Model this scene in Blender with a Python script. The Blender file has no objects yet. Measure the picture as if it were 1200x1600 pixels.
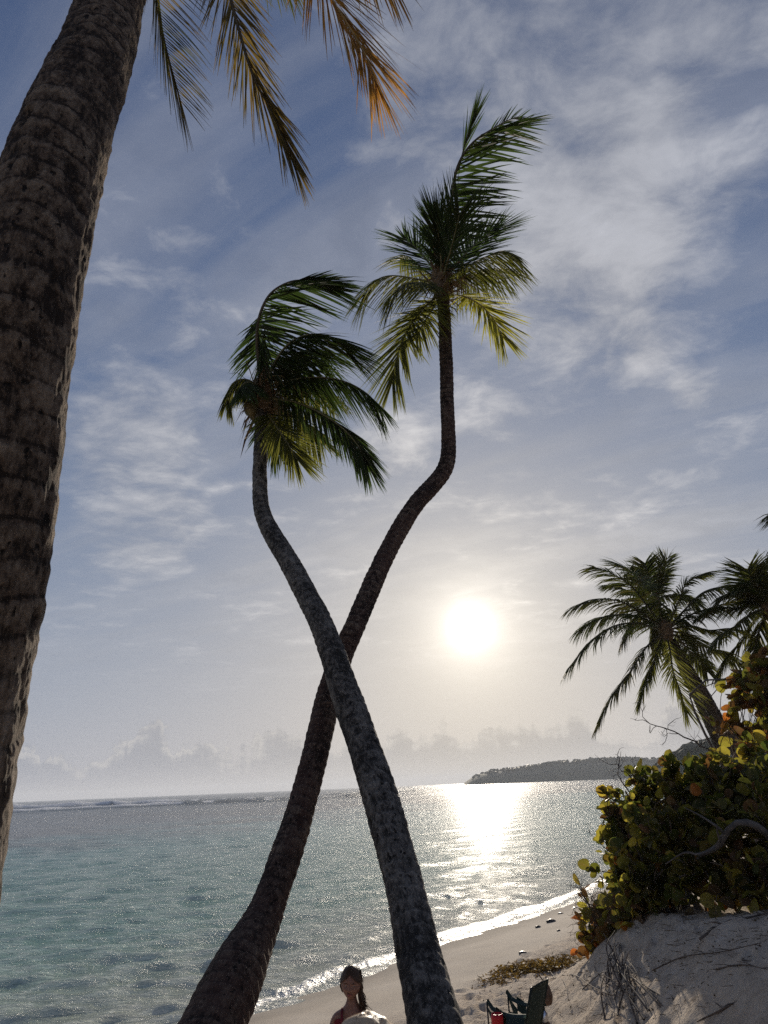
import bpy, bmesh, math, random
import numpy as np
from mathutils import Vector, Matrix, Quaternion
rnd = random.Random(7)
rng = np.random.default_rng(7)
scn = bpy.context.scene
COL = scn.collection

# ------------------------------------------------------------------ camera
FPX = 1100.0            # focal length in pixels of the 1200x1600 photograph
EYE = 3.1               # metres above the sea
PITCH = math.atan(428.6 / FPX)
ROLL = math.radians(2.35)
_fw = np.array([0, math.cos(PITCH), math.sin(PITCH)])
_u0 = np.array([0, -math.sin(PITCH), math.cos(PITCH)])
_x0 = np.array([1.0, 0, 0])
_r = math.cos(ROLL) * _x0 - math.sin(ROLL) * _u0
_u = math.sin(ROLL) * _x0 + math.cos(ROLL) * _u0
_c = np.array([0, 0, EYE])
def ray(px, py):
    return _r * (px - 600) / FPX + _u * (800 - py) / FPX + _fw
def P(px, py, d):
    return _c + d * ray(px, py)
def ndir(px, py):
    v = ray(px, py); return v / np.linalg.norm(v)
cam_d = bpy.data.cameras.new('camera'); cam = bpy.data.objects.new('camera', cam_d); COL.objects.link(cam)
m = Matrix(((_r[0], _u[0], -_fw[0], 0), (_r[1], _u[1], -_fw[1], 0), (_r[2], _u[2], -_fw[2], EYE), (0, 0, 0, 1)))
cam.matrix_world = m
cam_d.sensor_fit = 'VERTICAL'; cam_d.sensor_height = 32; cam_d.sensor_width = 24; cam_d.lens = 32 * FPX / 1600
cam_d.clip_start = 0.05; cam_d.clip_end = 40000
cam_d.dof.use_dof = True; cam_d.dof.focus_distance = 7.0; cam_d.dof.aperture_fstop = 6.5
scn.camera = cam
scn.render.resolution_x = 768; scn.render.resolution_y = 1024

# ------------------------------------------------------------------ light
SUN = ndir(735, 980)
SUN_EL = math.asin(SUN[2]); SUN_AZ = math.atan2(SUN[0], SUN[1])
sl = bpy.data.lights.new('sun', 'SUN'); so = bpy.data.objects.new('sun', sl); COL.objects.link(so)
sl.energy = 2.5; sl.angle = math.radians(0.53); sl.color = (1.0, 0.88, 0.72)
so.rotation_euler = Vector(SUN).to_track_quat('Z', 'Y').to_euler()
scn.view_settings.view_transform = 'Standard'; scn.view_settings.look = 'None'
scn.view_settings.gamma = 1; scn.view_settings.use_curve_mapping = False
scn.view_settings.exposure = EXPOSURE = 0.85
scn.cycles.max_bounces = 6; scn.cycles.diffuse_bounces = 3; scn.cycles.transmission_bounces = 4
scn.cycles.volume_bounces = 1; scn.cycles.use_denoising = False; scn.cycles.sample_clamp_direct = 5.0; scn.cycles.sample_clamp_indirect = 1.2

# ------------------------------------------------------------------ sky
world = bpy.data.worlds.new('World'); scn.world = world; world.use_nodes = True
WT = world.node_tree; WT.nodes.clear()
class NB:
    """tiny wrapper to write node maths as code"""
    def __init__(s, t): s.t = t
    def put(s, sock, v):
        if hasattr(v, 'is_output'): s.t.links.new(v, sock)
        elif isinstance(v, (tuple, list)) and len(v) == 3 and len(sock.default_value) == 4: sock.default_value = (*v, 1)
        else: sock.default_value = v
    def m(s, op, a, b=None, c=None, clamp=False):
        n = s.t.nodes.new('ShaderNodeMath'); n.operation = op; n.use_clamp = clamp
        for i, v in enumerate((a, b, c)):
            if v is not None: s.put(n.inputs[i], v)
        return n.outputs[0]
    def v(s, op, a, b=None, scale=None):
        n = s.t.nodes.new('ShaderNodeVectorMath'); n.operation = op
        s.put(n.inputs[0], a)
        if b is not None: s.put(n.inputs[1], b)
        if scale is not None: s.put(n.inputs[3], scale)
        return n.outputs['Value'] if op in ('DOT_PRODUCT', 'LENGTH', 'DISTANCE') else n.outputs[0]
    def comb(s, x, y, z):
        n = s.t.nodes.new('ShaderNodeCombineXYZ')
        for i, v in enumerate((x, y, z)): s.put(n.inputs[i], v)
        return n.outputs[0]
    def sep(s, v):
        n = s.t.nodes.new('ShaderNodeSeparateXYZ'); s.put(n.inputs[0], v); return n.outputs
    def noise(s, vec, scale, detail=5, rough=0.5, dist=0.0, lac=2.0, dim='3D'):
        n = s.t.nodes.new('ShaderNodeTexNoise'); n.noise_dimensions = dim
        s.put(n.inputs['Vector'], vec); n.inputs['Scale'].default_value = scale; n.inputs['Detail'].default_value = detail
        n.inputs['Roughness'].default_value = rough; n.inputs['Distortion'].default_value = dist; n.inputs['Lacunarity'].default_value = lac
        return n.outputs[0]
    def voro(s, vec, scale, feature='F1', rand=1.0):
        n = s.t.nodes.new('ShaderNodeTexVoronoi'); n.feature = feature
        s.put(n.inputs['Vector'], vec); n.inputs['Scale'].default_value = scale; n.inputs['Randomness'].default_value = rand
        return n.outputs['Distance']
    def ss(s, v, lo, hi, a=0.0, b=1.0):
        n = s.t.nodes.new('ShaderNodeMapRange'); n.interpolation_type = 'SMOOTHSTEP'
        s.put(n.inputs[0], v)
        for i, q in enumerate((lo, hi, a, b)): s.put(n.inputs[i + 1], q)
        return n.outputs[0]
    def lin(s, v, lo, hi, a=0.0, b=1.0):
        n = s.t.nodes.new('ShaderNodeMapRange'); s.put(n.inputs[0], v)
        for i, q in enumerate((lo, hi, a, b)): s.put(n.inputs[i + 1], q)
        return n.outputs[0]
    def mix(s, f, a, b, bt='MIX'):
        n = s.t.nodes.new('ShaderNodeMix'); n.data_type = 'RGBA'; n.blend_type = bt
        s.put(n.inputs[0], f); s.put(n.inputs[6], a); s.put(n.inputs[7], b)
        return n.outputs[2]
    def ramp(s, f, stops):
        n = s.t.nodes.new('ShaderNodeValToRGB'); s.put(n.inputs[0], f)
        e = n.color_ramp.elements
        while len(e) < len(stops): e.new(0.5)
        for q, (p, c) in zip(e, stops): q.position = p; q.color = (*c, 1)
        return n.outputs[0]
w = NB(WT)
tc = WT.nodes.new('ShaderNodeTexCoord').outputs['Generated']
d = w.v('NORMALIZE', tc)
sky = WT.nodes.new('ShaderNodeTexSky'); sky.sky_type = 'NISHITA'; sky.sun_disc = False
sky.sun_elevation = SUN_EL; sky.sun_rotation = SUN_AZ
sky.altitude = 0; sky.air_density = 1.0; sky.dust_density = 1.0; sky.ozone_density = 2.5
dx, dy, dz = w.sep(d)
zc = w.m('MAXIMUM', dz, 0.0)
el = w.m('MULTIPLY', w.m('ARCSINE', zc), 180 / math.pi)             # elevation in degrees
cosun = w.v('DOT_PRODUCT', d, tuple(SUN))
th = w.m('MULTIPLY', w.m('ARCCOSINE', w.m('MINIMUM', cosun, 0.999999)), 180 / math.pi)   # degrees from the sun
# the air's brightness rolls off near the sun the way thin high cloud evens it out
base = w.mix(1.0, sky.outputs[0], (0.45, 0.56, 0.92), 'MULTIPLY')
base = w.v('DIVIDE', base, w.v('ADD', w.v('SCALE', base, scale=0.22), (1, 1, 1)))
# --- marine haze low in the sky: thick, pale, warm towards the sun
hz = w.m('POWER', 2.718, w.m('MULTIPLY', el, -1 / 14.0))
hzcol = w.mix(w.m('POWER', 2.718, w.m('MULTIPLY', th, -1 / 20.0)), (2.75, 3.05, 3.95), (6.3, 5.3, 3.9))
base = w.mix(w.m('MULTIPLY', hz, 0.82), base, hzcol)
# --- high broken cloud, laid out on a flat layer overhead
inv = w.m('DIVIDE', 1.0, w.m('ADD', zc, 0.10))
q = w.comb(w.m('MULTIPLY', dx, inv), w.m('MULTIPLY', dy, inv), 0.0)
warp = w.noise(q, 1.6, 3, 0.5)
q2 = w.v('ADD', q, w.comb(w.m('MULTIPLY', warp, 0.9), w.m('MULTIPLY', warp, -0.6), 0.0))
def blob(px, py, deg_in, deg_out, amp):
    c = w.v('DOT_PRODUCT', d, tuple(ndir(px, py)))
    return w.ss(c, math.cos(math.radians(deg_out)), math.cos(math.radians(deg_in)), 0.0, amp)
cov = None
for b in ((960, 330, 4, 16, .68), (960, 120, 5, 19, .58), (720, 70, 3, 15, .50), (1010, 470, 2, 7, .64), (350, 420, 3, 15, .22), (570, 330, 2, 9, .40), (210, 690, 1, 7, .46), (230, 810, 1, 6, .40),
          (170, 330, 3, 12, .20), (1085, 600, 0, 3, .42), (800, 640, 1, 8, .14), (610, 690, 0, 4, .34), (880, 720, 0, 5, .10), (250, 540, 1, 8, .20)):
    v = blob(*b); cov = v if cov is None else w.m('MAXIMUM', cov, v)
for b in ((430, 110, 2, 9, .30), (1150, 470, 2, 7, .42), (1170, 260, 2, 7, .30), (60, 60, 2, 12, .22), (850, 560, 1, 5, .10), (450, 260, 1, 5, .22), (620, 560, 2, 7, .12)):
    cov = w.m('SUBTRACT', cov, blob(*b))
n1 = w.noise(q2, 2.6, 9, 0.58, 0.2)
n2 = w.noise(w.comb(w.m('MULTIPLY', dx, w.m('MULTIPLY', inv, 0.8)), w.m('MULTIPLY', dy, inv), 4.0), 8.5, 8, 0.62, 0.35)
nn = w.m('SUBTRACT', w.m('ADD', w.m('MULTIPLY', n1, 0.58), w.m('MULTIPLY', n2, 0.42)), 0.5)
cl = w.ss(w.m("ADD", w.m("MULTIPLY", nn, 3.5), cov), -0.18, 0.98)
# thin streaked veil between the clouds
st = w.noise(w.comb(w.m('MULTIPLY', dx, w.m('MULTIPLY', inv, 0.6)), w.m('MULTIPLY', w.m('ADD', dy, w.m('MULTIPLY', dx, 0.5)), w.m('MULTIPLY', inv, 2.2)), 1.0), 1.5, 7, 0.55, 0.6)
veil = w.m('MULTIPLY', w.ss(st, 0.40, 0.72), 0.42)
cden = w.m('MULTIPLY', w.m('MAXIMUM', cl, veil), w.ss(el, 4, 16))
sunn = w.m('POWER', 2.718, w.m('MULTIPLY', th, -1 / 20.0))
ccol = w.mix(sunn, (2.4, 2.55, 2.95), (6.2, 5.8, 5.3))
ccol = w.v('SCALE', ccol, scale=w.lin(nn, -0.12, 0.14, 0.75, 1.30))
sk = w.mix(w.m('MULTIPLY', cden, 0.85), base, ccol)
# --- bank of small cumulus above the horizon
az = w.m('MULTIPLY', w.m('ARCTAN2', dx, dy), 180 / math.pi)
cq = w.comb(w.m('MULTIPLY', az, 0.16), w.m('MULTIPLY', el, 0.30), 0.0)
cn = w.noise(cq, 1.5, 9, 0.6, 0.1)
top = w.m('MULTIPLY', w.noise(w.comb(w.m('MULTIPLY', az, 0.10), 0.0, 3.0), 1.0, 6, 0.68), 1.0)
topel = w.lin(top, 0.34, 0.66, 1.0, 6.6)
dif = w.m('SUBTRACT', w.m('ADD', topel, w.m('MULTIPLY', w.m('SUBTRACT', cn, 0.5), 5.0)), el)
cb = w.ss(dif, 0.0, 0.45)
rim = w.m('SUBTRACT', cb, w.ss(dif, 0.25, 1.5))
cq2 = w.noise(cq, 4.0, 6, 0.6)
cbc = w.mix(w.m('POWER', 2.718, w.m('MULTIPLY', th, -1 / 16.0)), (2.2, 2.4, 2.9), (4.1, 3.55, 2.8))
cbc = w.mix(w.m('MULTIPLY', rim, w.ss(cq2, 0.35, 0.6)), cbc, w.mix(0.4, cbc, (6.4, 6.0, 5.4)))
sk = w.mix(w.m('MULTIPLY', w.m('MULTIPLY', cb, 0.85), w.ss(el, 0.3, 3.0, 0.25, 1.0)), sk, cbc)
# --- the sun seen through thin cloud: a burnt-out aureole
g1 = w.m('MULTIPLY', w.m('POWER', 2.718, w.m('MULTIPLY', w.m('MULTIPLY', th, th), -1 / 1.2)), 14.0)
g2 = w.m('MULTIPLY', w.m('POWER', 2.718, w.m('MULTIPLY', th, -1 / 2.3)), 7.0)
g3 = w.m('MULTIPLY', w.m('POWER', 2.718, w.m('MULTIPLY', th, -1 / 9.0)), 1.6)
g = w.m('ADD', g1, g2)
sk = w.mix(1.0, sk, w.v('SCALE', (1.0, 0.95, 0.85), scale=g), 'ADD')
sk = w.mix(1.0, sk, w.v('SCALE', (1.0, 0.84, 0.58), scale=g3), 'ADD')
bg = WT.nodes.new('ShaderNodeBackground'); bg.inputs[1].default_value = 0.076
WT.links.new(sk, bg.inputs[0])
wo = WT.nodes.new('ShaderNodeOutputWorld'); WT.links.new(bg.outputs[0], wo.inputs[0])
# ------------------------------------------------------------------ helpers
def perm_noise(seed=3):
    r = np.random.default_rng(seed); p = r.permutation(256); p = np.concatenate([p, p, p]); 
    g = r.normal(size=(256, 3)); g /= np.linalg.norm(g, axis=1)[:, None]
    return p, g
_PM, _GR = perm_noise()
def pn(v):
    """gradient noise, v (n,3) -> about -0.7..0.7"""
    v = np.asarray(v, float); i = np.floor(v).astype(int); f = v - i; u = f * f * f * (f * (f * 6 - 15) + 10)
    i &= 255; out = 0
    for a in (0, 1):
        for b in (0, 1):
            for c in (0, 1):
                h = _PM[_PM[_PM[(i[:, 0] + a) & 255] + ((i[:, 1] + b) & 255)] + ((i[:, 2] + c) & 255)] 
                gg = _GR[h & 255]
                dd = (gg * (f - (a, b, c))).sum(1)
                wgt = (u[:, 0] if a else 1 - u[:, 0]) * (u[:, 1] if b else 1 - u[:, 1]) * (u[:, 2] if c else 1 - u[:, 2])
                out = out + dd * wgt
    return out
def fbm(v, oct=4, gain=0.5):
    v = np.asarray(v, float); s = 0; a = 1.0
    for k in range(oct): s = s + a * pn(v * 2 ** k + 17.3 * k); a *= gain
    return s
def sst(x, a, b):
    t = np.clip((x - a) / (b - a), 0, 1); return t * t * (3 - 2 * t)
def mkmesh(name, verts, faces, smooth=True, attrs=None, mats=None, midx=None, colors=None):
    """verts (n,3); faces list of arrays (k,3|4) or one array"""
    me = bpy.data.meshes.new(name)
    verts = np.asarray(verts, np.float32)
    fl = faces if isinstance(faces, list) else [faces]
    fl = [np.asarray(f, np.int32) for f in fl if len(f)]
    me.vertices.add(len(verts)); me.vertices.foreach_set('co', verts.ravel())
    loops = np.concatenate([f.ravel() for f in fl]); tot = np.concatenate([np.full(len(f), f.shape[1], np.int32) for f in fl])
    start = np.concatenate([[0], np.cumsum(tot)[:-1]]).astype(np.int32)
    me.loops.add(len(loops)); me.loops.foreach_set('vertex_index', loops)
    me.polygons.add(len(tot)); me.polygons.foreach_set('loop_start', start); me.polygons.foreach_set('loop_total', tot)
    me.polygons.foreach_set('use_smooth', np.full(len(tot), smooth))
    if midx is not None: me.polygons.foreach_set('material_index', np.asarray(midx, np.int32))
    me.update(calc_edges=True)
    for k, a in (attrs or {}).items():
        a = np.asarray(a, np.float32)
        if a.ndim == 1:
            at = me.attributes.new(k, 'FLOAT', 'POINT'); at.data.foreach_set('value', a)
        else:
            at = me.attributes.new(k, 'FLOAT_VECTOR', 'POINT'); at.data.foreach_set('vector', a.ravel())
    for mm in (mats or []): me.materials.append(mm)
    return me
def link(name, me, parent=None, **props):
    o = bpy.data.objects.new(name, me); COL.objects.link(o)
    if parent is not None:
        o.parent = parent
        mw = parent.matrix_world if parent.parent is None else parent.parent.matrix_world @ parent.matrix_basis
        o.matrix_parent_inverse = Matrix.Identity(4)
    for k, v in props.items(): o[k] = v
    return o
def empty(name, loc, label=None, category=None, group=None):
    o = bpy.data.objects.new(name, None); COL.objects.link(o); o.empty_display_size = 0.2
    o.location = loc
    if label: o['label'] = label
    if category: o['category'] = category
    if group: o['group'] = group
    return o
class Geo:
    """collects triangles and quads"""
    def __init__(s): s.v = []; s.q = []; s.t = []; s.n = 0; s.a = []
    def add(s, v, q=(), t=(), a=0.0):
        v = np.asarray(v, float); s.v.append(v)
        if len(q): s.q.append(np.asarray(q, int) + s.n)
        if len(t): s.t.append(np.asarray(t, int) + s.n)
        s.a.append(np.full(len(v), a)); s.n += len(v)
    def tube(s, pts, rad, seg=8, a=0.0, caps=True):
        pts = np.asarray(pts, float); n = len(pts); rad = np.broadcast_to(rad, (n,))
        T = np.gradient(pts, axis=0); T /= np.linalg.norm(T, axis=1)[:, None] + 1e-9
        ref = np.array([0.3, 0.2, 1.0]) if abs(T[0][2]) < .9 else np.array([1.0, 0.2, 0])
        A = np.cross(T, ref); A /= np.linalg.norm(A, axis=1)[:, None] + 1e-9
        B = np.cross(T, A)
        an = np.linspace(0, 2 * math.pi, seg, endpoint=False)
        v = pts[:, None] + rad[:, None, None] * (np.cos(an)[None, :, None] * A[:, None] + np.sin(an)[None, :, None] * B[:, None])
        i = np.arange(n - 1)[:, None] * seg; j = np.arange(seg)[None]; k = (j + 1) % seg
        q = np.stack([i + j, i + k, i + seg + k, i + seg + j], -1).reshape(-1, 4)
        V = v.reshape(-1, 3); t = []
        if caps:
            V = np.vstack([V, pts[0], pts[-1]]); b = n * seg
            for jj in range(seg):
                kk = (jj + 1) % seg; t.append((b, kk, jj)); t.append((b + 1, (n - 1) * seg + jj, (n - 1) * seg + kk))
        s.add(V, q, t, a)
    def mesh(s, name, mats, smooth=True, origin=None):
        v = np.vstack(s.v)
        if origin is not None: v = v - np.asarray(origin)
        f = []
        if s.q: f.append(np.vstack(s.q))
        if s.t: f.append(np.vstack(s.t))
        return mkmesh(name, v, f, smooth, {'tone': np.concatenate(s.a)}, mats)
def catmull(pts, n):
    pts = np.asarray(pts, float); p = np.vstack([2 * pts[0] - pts[1], pts, 2 * pts[-1] - pts[-2]])
    seg = np.linalg.norm(np.diff(pts, axis=0)[:, :3], axis=1); cum = np.concatenate([[0], np.cumsum(seg)])
    s = np.linspace(0, cum[-1], n); out = []
    for x in s:
        i = min(int(np.searchsorted(cum, x, 'right')) - 1, len(pts) - 2); t = (x - cum[i]) / (seg[i] + 1e-9)
        a, b, c, e = p[i], p[i + 1], p[i + 2], p[i + 3]
        out.append(0.5 * ((2 * b) + (c - a) * t + (2 * a - 5 * b + 4 * c - e) * t * t + (3 * b - a - 3 * c + e) * t ** 3))
    return np.array(out)
def gauss1(a, k):
    if k < 1: return a
    x = np.arange(-3 * k, 3 * k + 1); g = np.exp(-x * x / (2.0 * k * k)); g /= g.sum()
    pad = np.pad(a, ((3 * k, 3 * k), (0, 0)), mode='edge')
    return np.stack([np.convolve(pad[:, i], g, 'valid') for i in range(a.shape[1])], 1)

# ------------------------------------------------------------------ materials
def mat(name):
    mm = bpy.data.materials.new(name); mm.use_nodes = True; t = mm.node_tree; t.nodes.clear()
    return mm, NB(t)
def out(nb, sh, disp=None):
    o = nb.t.nodes.new('ShaderNodeOutputMaterial'); nb.t.links.new(sh, o.inputs[0])
def bsdf(nb, col, rough=0.7, normal=None, spec=0.5, ior=None, metal=None, sheen=None):
    n = nb.t.nodes.new('ShaderNodeBsdfPrincipled')
    nb.put(n.inputs['Base Color'], col); nb.put(n.inputs['Roughness'], rough)
    n.inputs['Specular IOR Level'].default_value = spec
    if ior: n.inputs['IOR'].default_value = ior
    if metal is not None: n.inputs['Metallic'].default_value = metal
    if normal is not None: nb.t.links.new(normal, n.inputs['Normal'])
    return n.outputs[0]
def bump(nb, h, strength=0.5, dist=0.01, normal=None):
    n = nb.t.nodes.new('ShaderNodeBump'); nb.put(n.inputs['Height'], h)
    n.inputs['Strength'].default_value = strength; n.inputs['Distance'].default_value = dist
    if normal is not None: nb.t.links.new(normal, n.inputs['Normal'])
    return n.outputs[0]
def attr(nb, name, what='Fac'):
    n = nb.t.nodes.new('ShaderNodeAttribute'); n.attribute_name = name; return n.outputs[what]
def pos(nb): return nb.t.nodes.new('ShaderNodeNewGeometry').outputs['Position']
def objco(nb): return nb.t.nodes.new('ShaderNodeTexCoord').outputs['Object']
def simple(name, c, rough=0.7, var=0.25, scale=30, b=0.3, spec=0.4, metal=None):
    mm, nb = mat(name); n = nb.noise(objco(nb), scale, 5, 0.6)
    c = np.array(c); col = nb.mix(nb.ss(n, 0.3, 0.7), tuple(c * (1 - var)), tuple(np.minimum(c * (1 + var), 1)))
    out(nb, bsdf(nb, col, rough, bump(nb, n, b, 0.003), spec, metal=metal)); return mm

def leaf_mat(name, cols, trans, tmix=0.45, rough=0.6, spec=0.2, veins=False):
    """cols: base colours from one leaf to the next; trans: colour of light through the leaf"""
    mm, nb = mat(name)
    oi = nb.t.nodes.new('ShaderNodeObjectInfo').outputs['Random']
    r = nb.m('FRACT', nb.m('ADD', attr(nb, 'tone'), nb.m('MULTIPLY', oi, 0.999)))
    k = len(cols) - 1
    base = nb.ramp(r, [(i / k, c) for i, c in enumerate(cols)])
    tr = nb.ramp(r, [(i / k, c) for i, c in enumerate(trans)])
    if veins:
        x_, y_, _z = nb.sep(objco(nb)); ax_ = nb.m('ABSOLUTE', x_)
        mr = nb.m('SUBTRACT', 1.0, nb.ss(ax_, 0.008, 0.03))
        sv = nb.m('ABSOLUTE', nb.m('SUBTRACT', nb.m('FRACT', nb.m('MULTIPLY', nb.m('SUBTRACT', y_, nb.m('MULTIPLY', ax_, 0.75)), 6.5)), 0.5))
        vn = nb.m('MAXIMUM', mr, nb.m('MULTIPLY', nb.m('SUBTRACT', 1.0, nb.ss(sv, 0.03, 0.11)), 0.6))
        base = nb.mix(nb.m('MULTIPLY', vn, 0.6), base, (.26, .20, .09)); tr = nb.mix(nb.m('MULTIPLY', vn, 0.6), tr, (.30, .20, .05))
        bl = nb.ss(nb.noise(nb.v('ADD', objco(nb), nb.comb(oi, oi, oi)), 4.0, 4, .6), .56, .66)
        base = nb.mix(nb.m('MULTIPLY', bl, .6), base, (.12, .07, .035)); tr = nb.mix(nb.m('MULTIPLY', bl, .6), tr, (.20, .10, .03))
    n = nb.noise(objco(nb), 25, 3, 0.6)
    base = nb.mix(nb.m('MULTIPLY', nb.ss(n, 0.35, 0.7), 0.5), base, (0.10, 0.07, 0.03))
    pb = bsdf(nb, base, rough, None, spec)
    tl = nb.t.nodes.new('ShaderNodeBsdfTranslucent'); nb.put(tl.inputs[0], tr)
    mx = nb.t.nodes.new('ShaderNodeMixShader'); mx.inputs[0].default_value = tmix
    nb.t.links.new(pb, mx.inputs[1]); nb.t.links.new(tl.outputs[0], mx.inputs[2]); out(nb, mx.outputs[0]); return mm
M = {}
M['palm_green'] = leaf_mat('palm_leaf_green', [(.022, .034, .013), (.036, .055, .017), (.028, .046, .015)], [(.035, .065, .015), (.065, .105, .022), (.045, .08, .018)])
M['palm_olive'] = leaf_mat('palm_leaf_olive', [(.055, .065, .02), (.09, .095, .028), (.06, .07, .022)], [(.13, .15, .025), (.26, .26, .05), (.15, .16, .03)])
M['palm_yellow'] = leaf_mat('palm_leaf_yellow', [(.10, .11, .02), (.16, .15, .03), (.12, .12, .02)], [(.34, .36, .05), (.5, .48, .08), (.36, .36, .05)])
M['palm_orange'] = leaf_mat('palm_leaf_orange', [(.10, .06, .02), (.22, .11, .03), (.10, .08, .02)], [(.20, .12, .03), (.58, .28, .05), (.22, .17, .04)])
M['palm_dry'] = leaf_mat('palm_leaf_dry', [(.05, .045, .018), (.09, .065, .025), (.055, .06, .02)], [(.13, .11, .03), (.22, .15, .04), (.10, .11, .025)])
M['palm_far'] = leaf_mat('palm_leaf_far', [(.028, .042, .015), (.055, .065, .02), (.07, .06, .022)], [(.05, .08, .015), (.10, .12, .02), (.12, .10, .025)], 0.35)
M['rachis'] = simple('palm_rib', (.16, .14, .06), 0.5, .35, 12)
M['rachis_dark'] = simple('palm_rib_dark', (.07, .055, .03), 0.55, .35, 12)
M['husk'] = simple('palm_fibre', (.16, .105, .06), 0.9, .5, 18, .6)
M['stalk'] = simple('flower_stalk', (.32, .22, .09), 0.7, .3, 20)
M['twig'] = simple('twig_bark', (.12, .09, .07), 0.85, .35, 25, .5)
M['limb'] = simple('grey_limb_bark', (.11, .095, .085), 0.85, .3, 9, .8)

def bark(name, dark, mid, light, lich=0.3, vs=1.0, red=None, lit_foot=None):
    mm, nb = mat(name)
    v = attr(nb, 'tc', 'Vector')                       # x,y: round the trunk, z: metres along it
    big = nb.noise(nb.v('MULTIPLY', v, (3.5, 3.5, 1.6)), 1.0, 4, 0.6)
    g1_ = nb.noise(nb.v('MULTIPLY', v, (13 * vs, 13 * vs, 8.5 * vs)), 1.0, 8, 0.68, 0.6)
    g2_ = nb.noise(nb.v('MULTIPLY', v, (46 * vs, 46 * vs, 26 * vs)), 1.0, 5, 0.65, 0.5)
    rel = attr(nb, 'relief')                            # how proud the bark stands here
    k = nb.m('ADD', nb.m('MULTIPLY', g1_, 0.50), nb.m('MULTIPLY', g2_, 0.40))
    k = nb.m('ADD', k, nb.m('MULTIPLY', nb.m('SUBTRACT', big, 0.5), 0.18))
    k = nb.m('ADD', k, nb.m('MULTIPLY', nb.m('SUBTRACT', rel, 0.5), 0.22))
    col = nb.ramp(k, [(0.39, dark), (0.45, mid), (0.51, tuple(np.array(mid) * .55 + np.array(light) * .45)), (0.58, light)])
    if red: col = nb.mix(nb.m('MULTIPLY', nb.ss(big, 0.42, 0.62), 0.55), col, red)
    l = nb.ss(nb.noise(nb.v('MULTIPLY', v, (30 * vs, 30 * vs, 7.0 * vs)), 1.0, 5, 0.7, 0.9), 0.54, 0.64)
    col = nb.mix(nb.m('MULTIPLY', l, lich), col, light)
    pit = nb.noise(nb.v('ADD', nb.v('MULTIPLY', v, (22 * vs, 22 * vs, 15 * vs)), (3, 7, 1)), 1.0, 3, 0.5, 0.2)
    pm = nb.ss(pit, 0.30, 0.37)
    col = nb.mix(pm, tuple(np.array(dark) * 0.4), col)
    if lit_foot:                                          # fibrous foot of the stem, light falling on it painted in as paler colour
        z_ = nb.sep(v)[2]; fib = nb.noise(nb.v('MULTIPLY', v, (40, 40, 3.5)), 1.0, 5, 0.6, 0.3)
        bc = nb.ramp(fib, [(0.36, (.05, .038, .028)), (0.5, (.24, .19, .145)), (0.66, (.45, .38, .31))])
        col = nb.mix(nb.ss(nb.m('ADD', z_, nb.m('MULTIPLY', big, 1.2)), lit_foot[1], lit_foot[0]), col, bc)
    h = nb.m('ADD', nb.m('ADD', nb.m('MULTIPLY', g1_, 0.8), nb.m('MULTIPLY', g2_, 0.5)), nb.m('MULTIPLY', pm, 0.35))
    out(nb, bsdf(nb, col, 0.92, bump(nb, h, 1.0, 0.028), 0.25)); return mm
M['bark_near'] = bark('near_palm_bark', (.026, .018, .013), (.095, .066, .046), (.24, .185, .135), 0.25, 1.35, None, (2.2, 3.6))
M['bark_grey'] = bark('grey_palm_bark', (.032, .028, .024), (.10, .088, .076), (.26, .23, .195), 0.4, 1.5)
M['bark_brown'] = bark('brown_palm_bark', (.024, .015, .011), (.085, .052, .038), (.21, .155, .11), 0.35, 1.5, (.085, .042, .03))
M['bark_far'] = bark('far_palm_bark', (.02, .016, .012), (.06, .047, .037), (.12, .10, .08), 0.3, 1.0)
# ------------------------------------------------------------------ land and sea
SHORE = np.array([(-160, -190), (-60, -60), (-30, -20), (-14, -1.5), (-8, 4.6), (-4.6, 9.0), (-2.21, 12.2), (-0.96, 13.74), (-0.11, 15.15), (0.94, 16.61), (2.37, 18.39), (3.49, 19.64),
                  (5.3, 22.2), (9.5, 28), (18, 42), (34, 70), (80, 140), (170, 300), (260, 520), (520, 900), (900, 1300), (1500, 1600)], float)
def shore_d(x, y):
    """signed distance to the waterline, positive on land (to the right / towards the camera)"""
    x = np.asarray(x, float); y = np.asarray(y, float); best = np.full(x.shape, 1e9); sign = np.ones(x.shape)
    for (a, b) in zip(SHORE[:-1], SHORE[1:]):
        e = b - a; L2 = e @ e
        t = np.clip(((x - a[0]) * e[0] + (y - a[1]) * e[1]) / L2, 0, 1)
        ex = x - (a[0] + t * e[0]); ey = y - (a[1] + t * e[1]); dd = np.hypot(ex, ey)
        cr = e[0] * (y - a[1]) - e[1] * (x - a[0])
        u = dd < best; best = np.where(u, dd, best); sign = np.where(u, np.where(cr < 0, 1.0, -1.0), sign)
    return best * sign
def smooth_h(x, y):
    s = shore_d(x, y)
    z = np.where(s > 0, 0.162 * s, 0.11 * s)
    z = np.where(s > 9.0, 0.162 * 9 + 0.05 * (s - 9.0), z)
    z = np.clip(z, -2.2, 4.0)
    dune = 0.80 * sst(x - 0.02 * (y - 6), 0.95, 2.7) * sst(y, 2.0, 4.5) * (1 - 0.75 * sst(y, 8.2, 12.5)) * sst(s, 3.5, 6.0)
    return z + dune, s
def polar(r0, r1, ratio, az_in, n_in, n_out):
    nr = int(math.log(r1 / r0) / math.log(ratio)) + 1
    r = r0 * ratio ** np.arange(nr)
    a1 = np.linspace(-az_in, az_in, n_in)
    a2 = np.linspace(az_in, 2 * math.pi - az_in, n_out + 2)[1:-1]
    a = np.concatenate([a1, a2]); return r, a
def grid_faces(nr, na, closed=True):
    i = np.arange(nr - 1)[:, None] * na; j = np.arange(na if closed else na - 1)[None]; k = (j + 1) % na
    return np.stack([i + j, i + na + j, i + na + k, i + k], -1).reshape(-1, 4)
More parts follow.
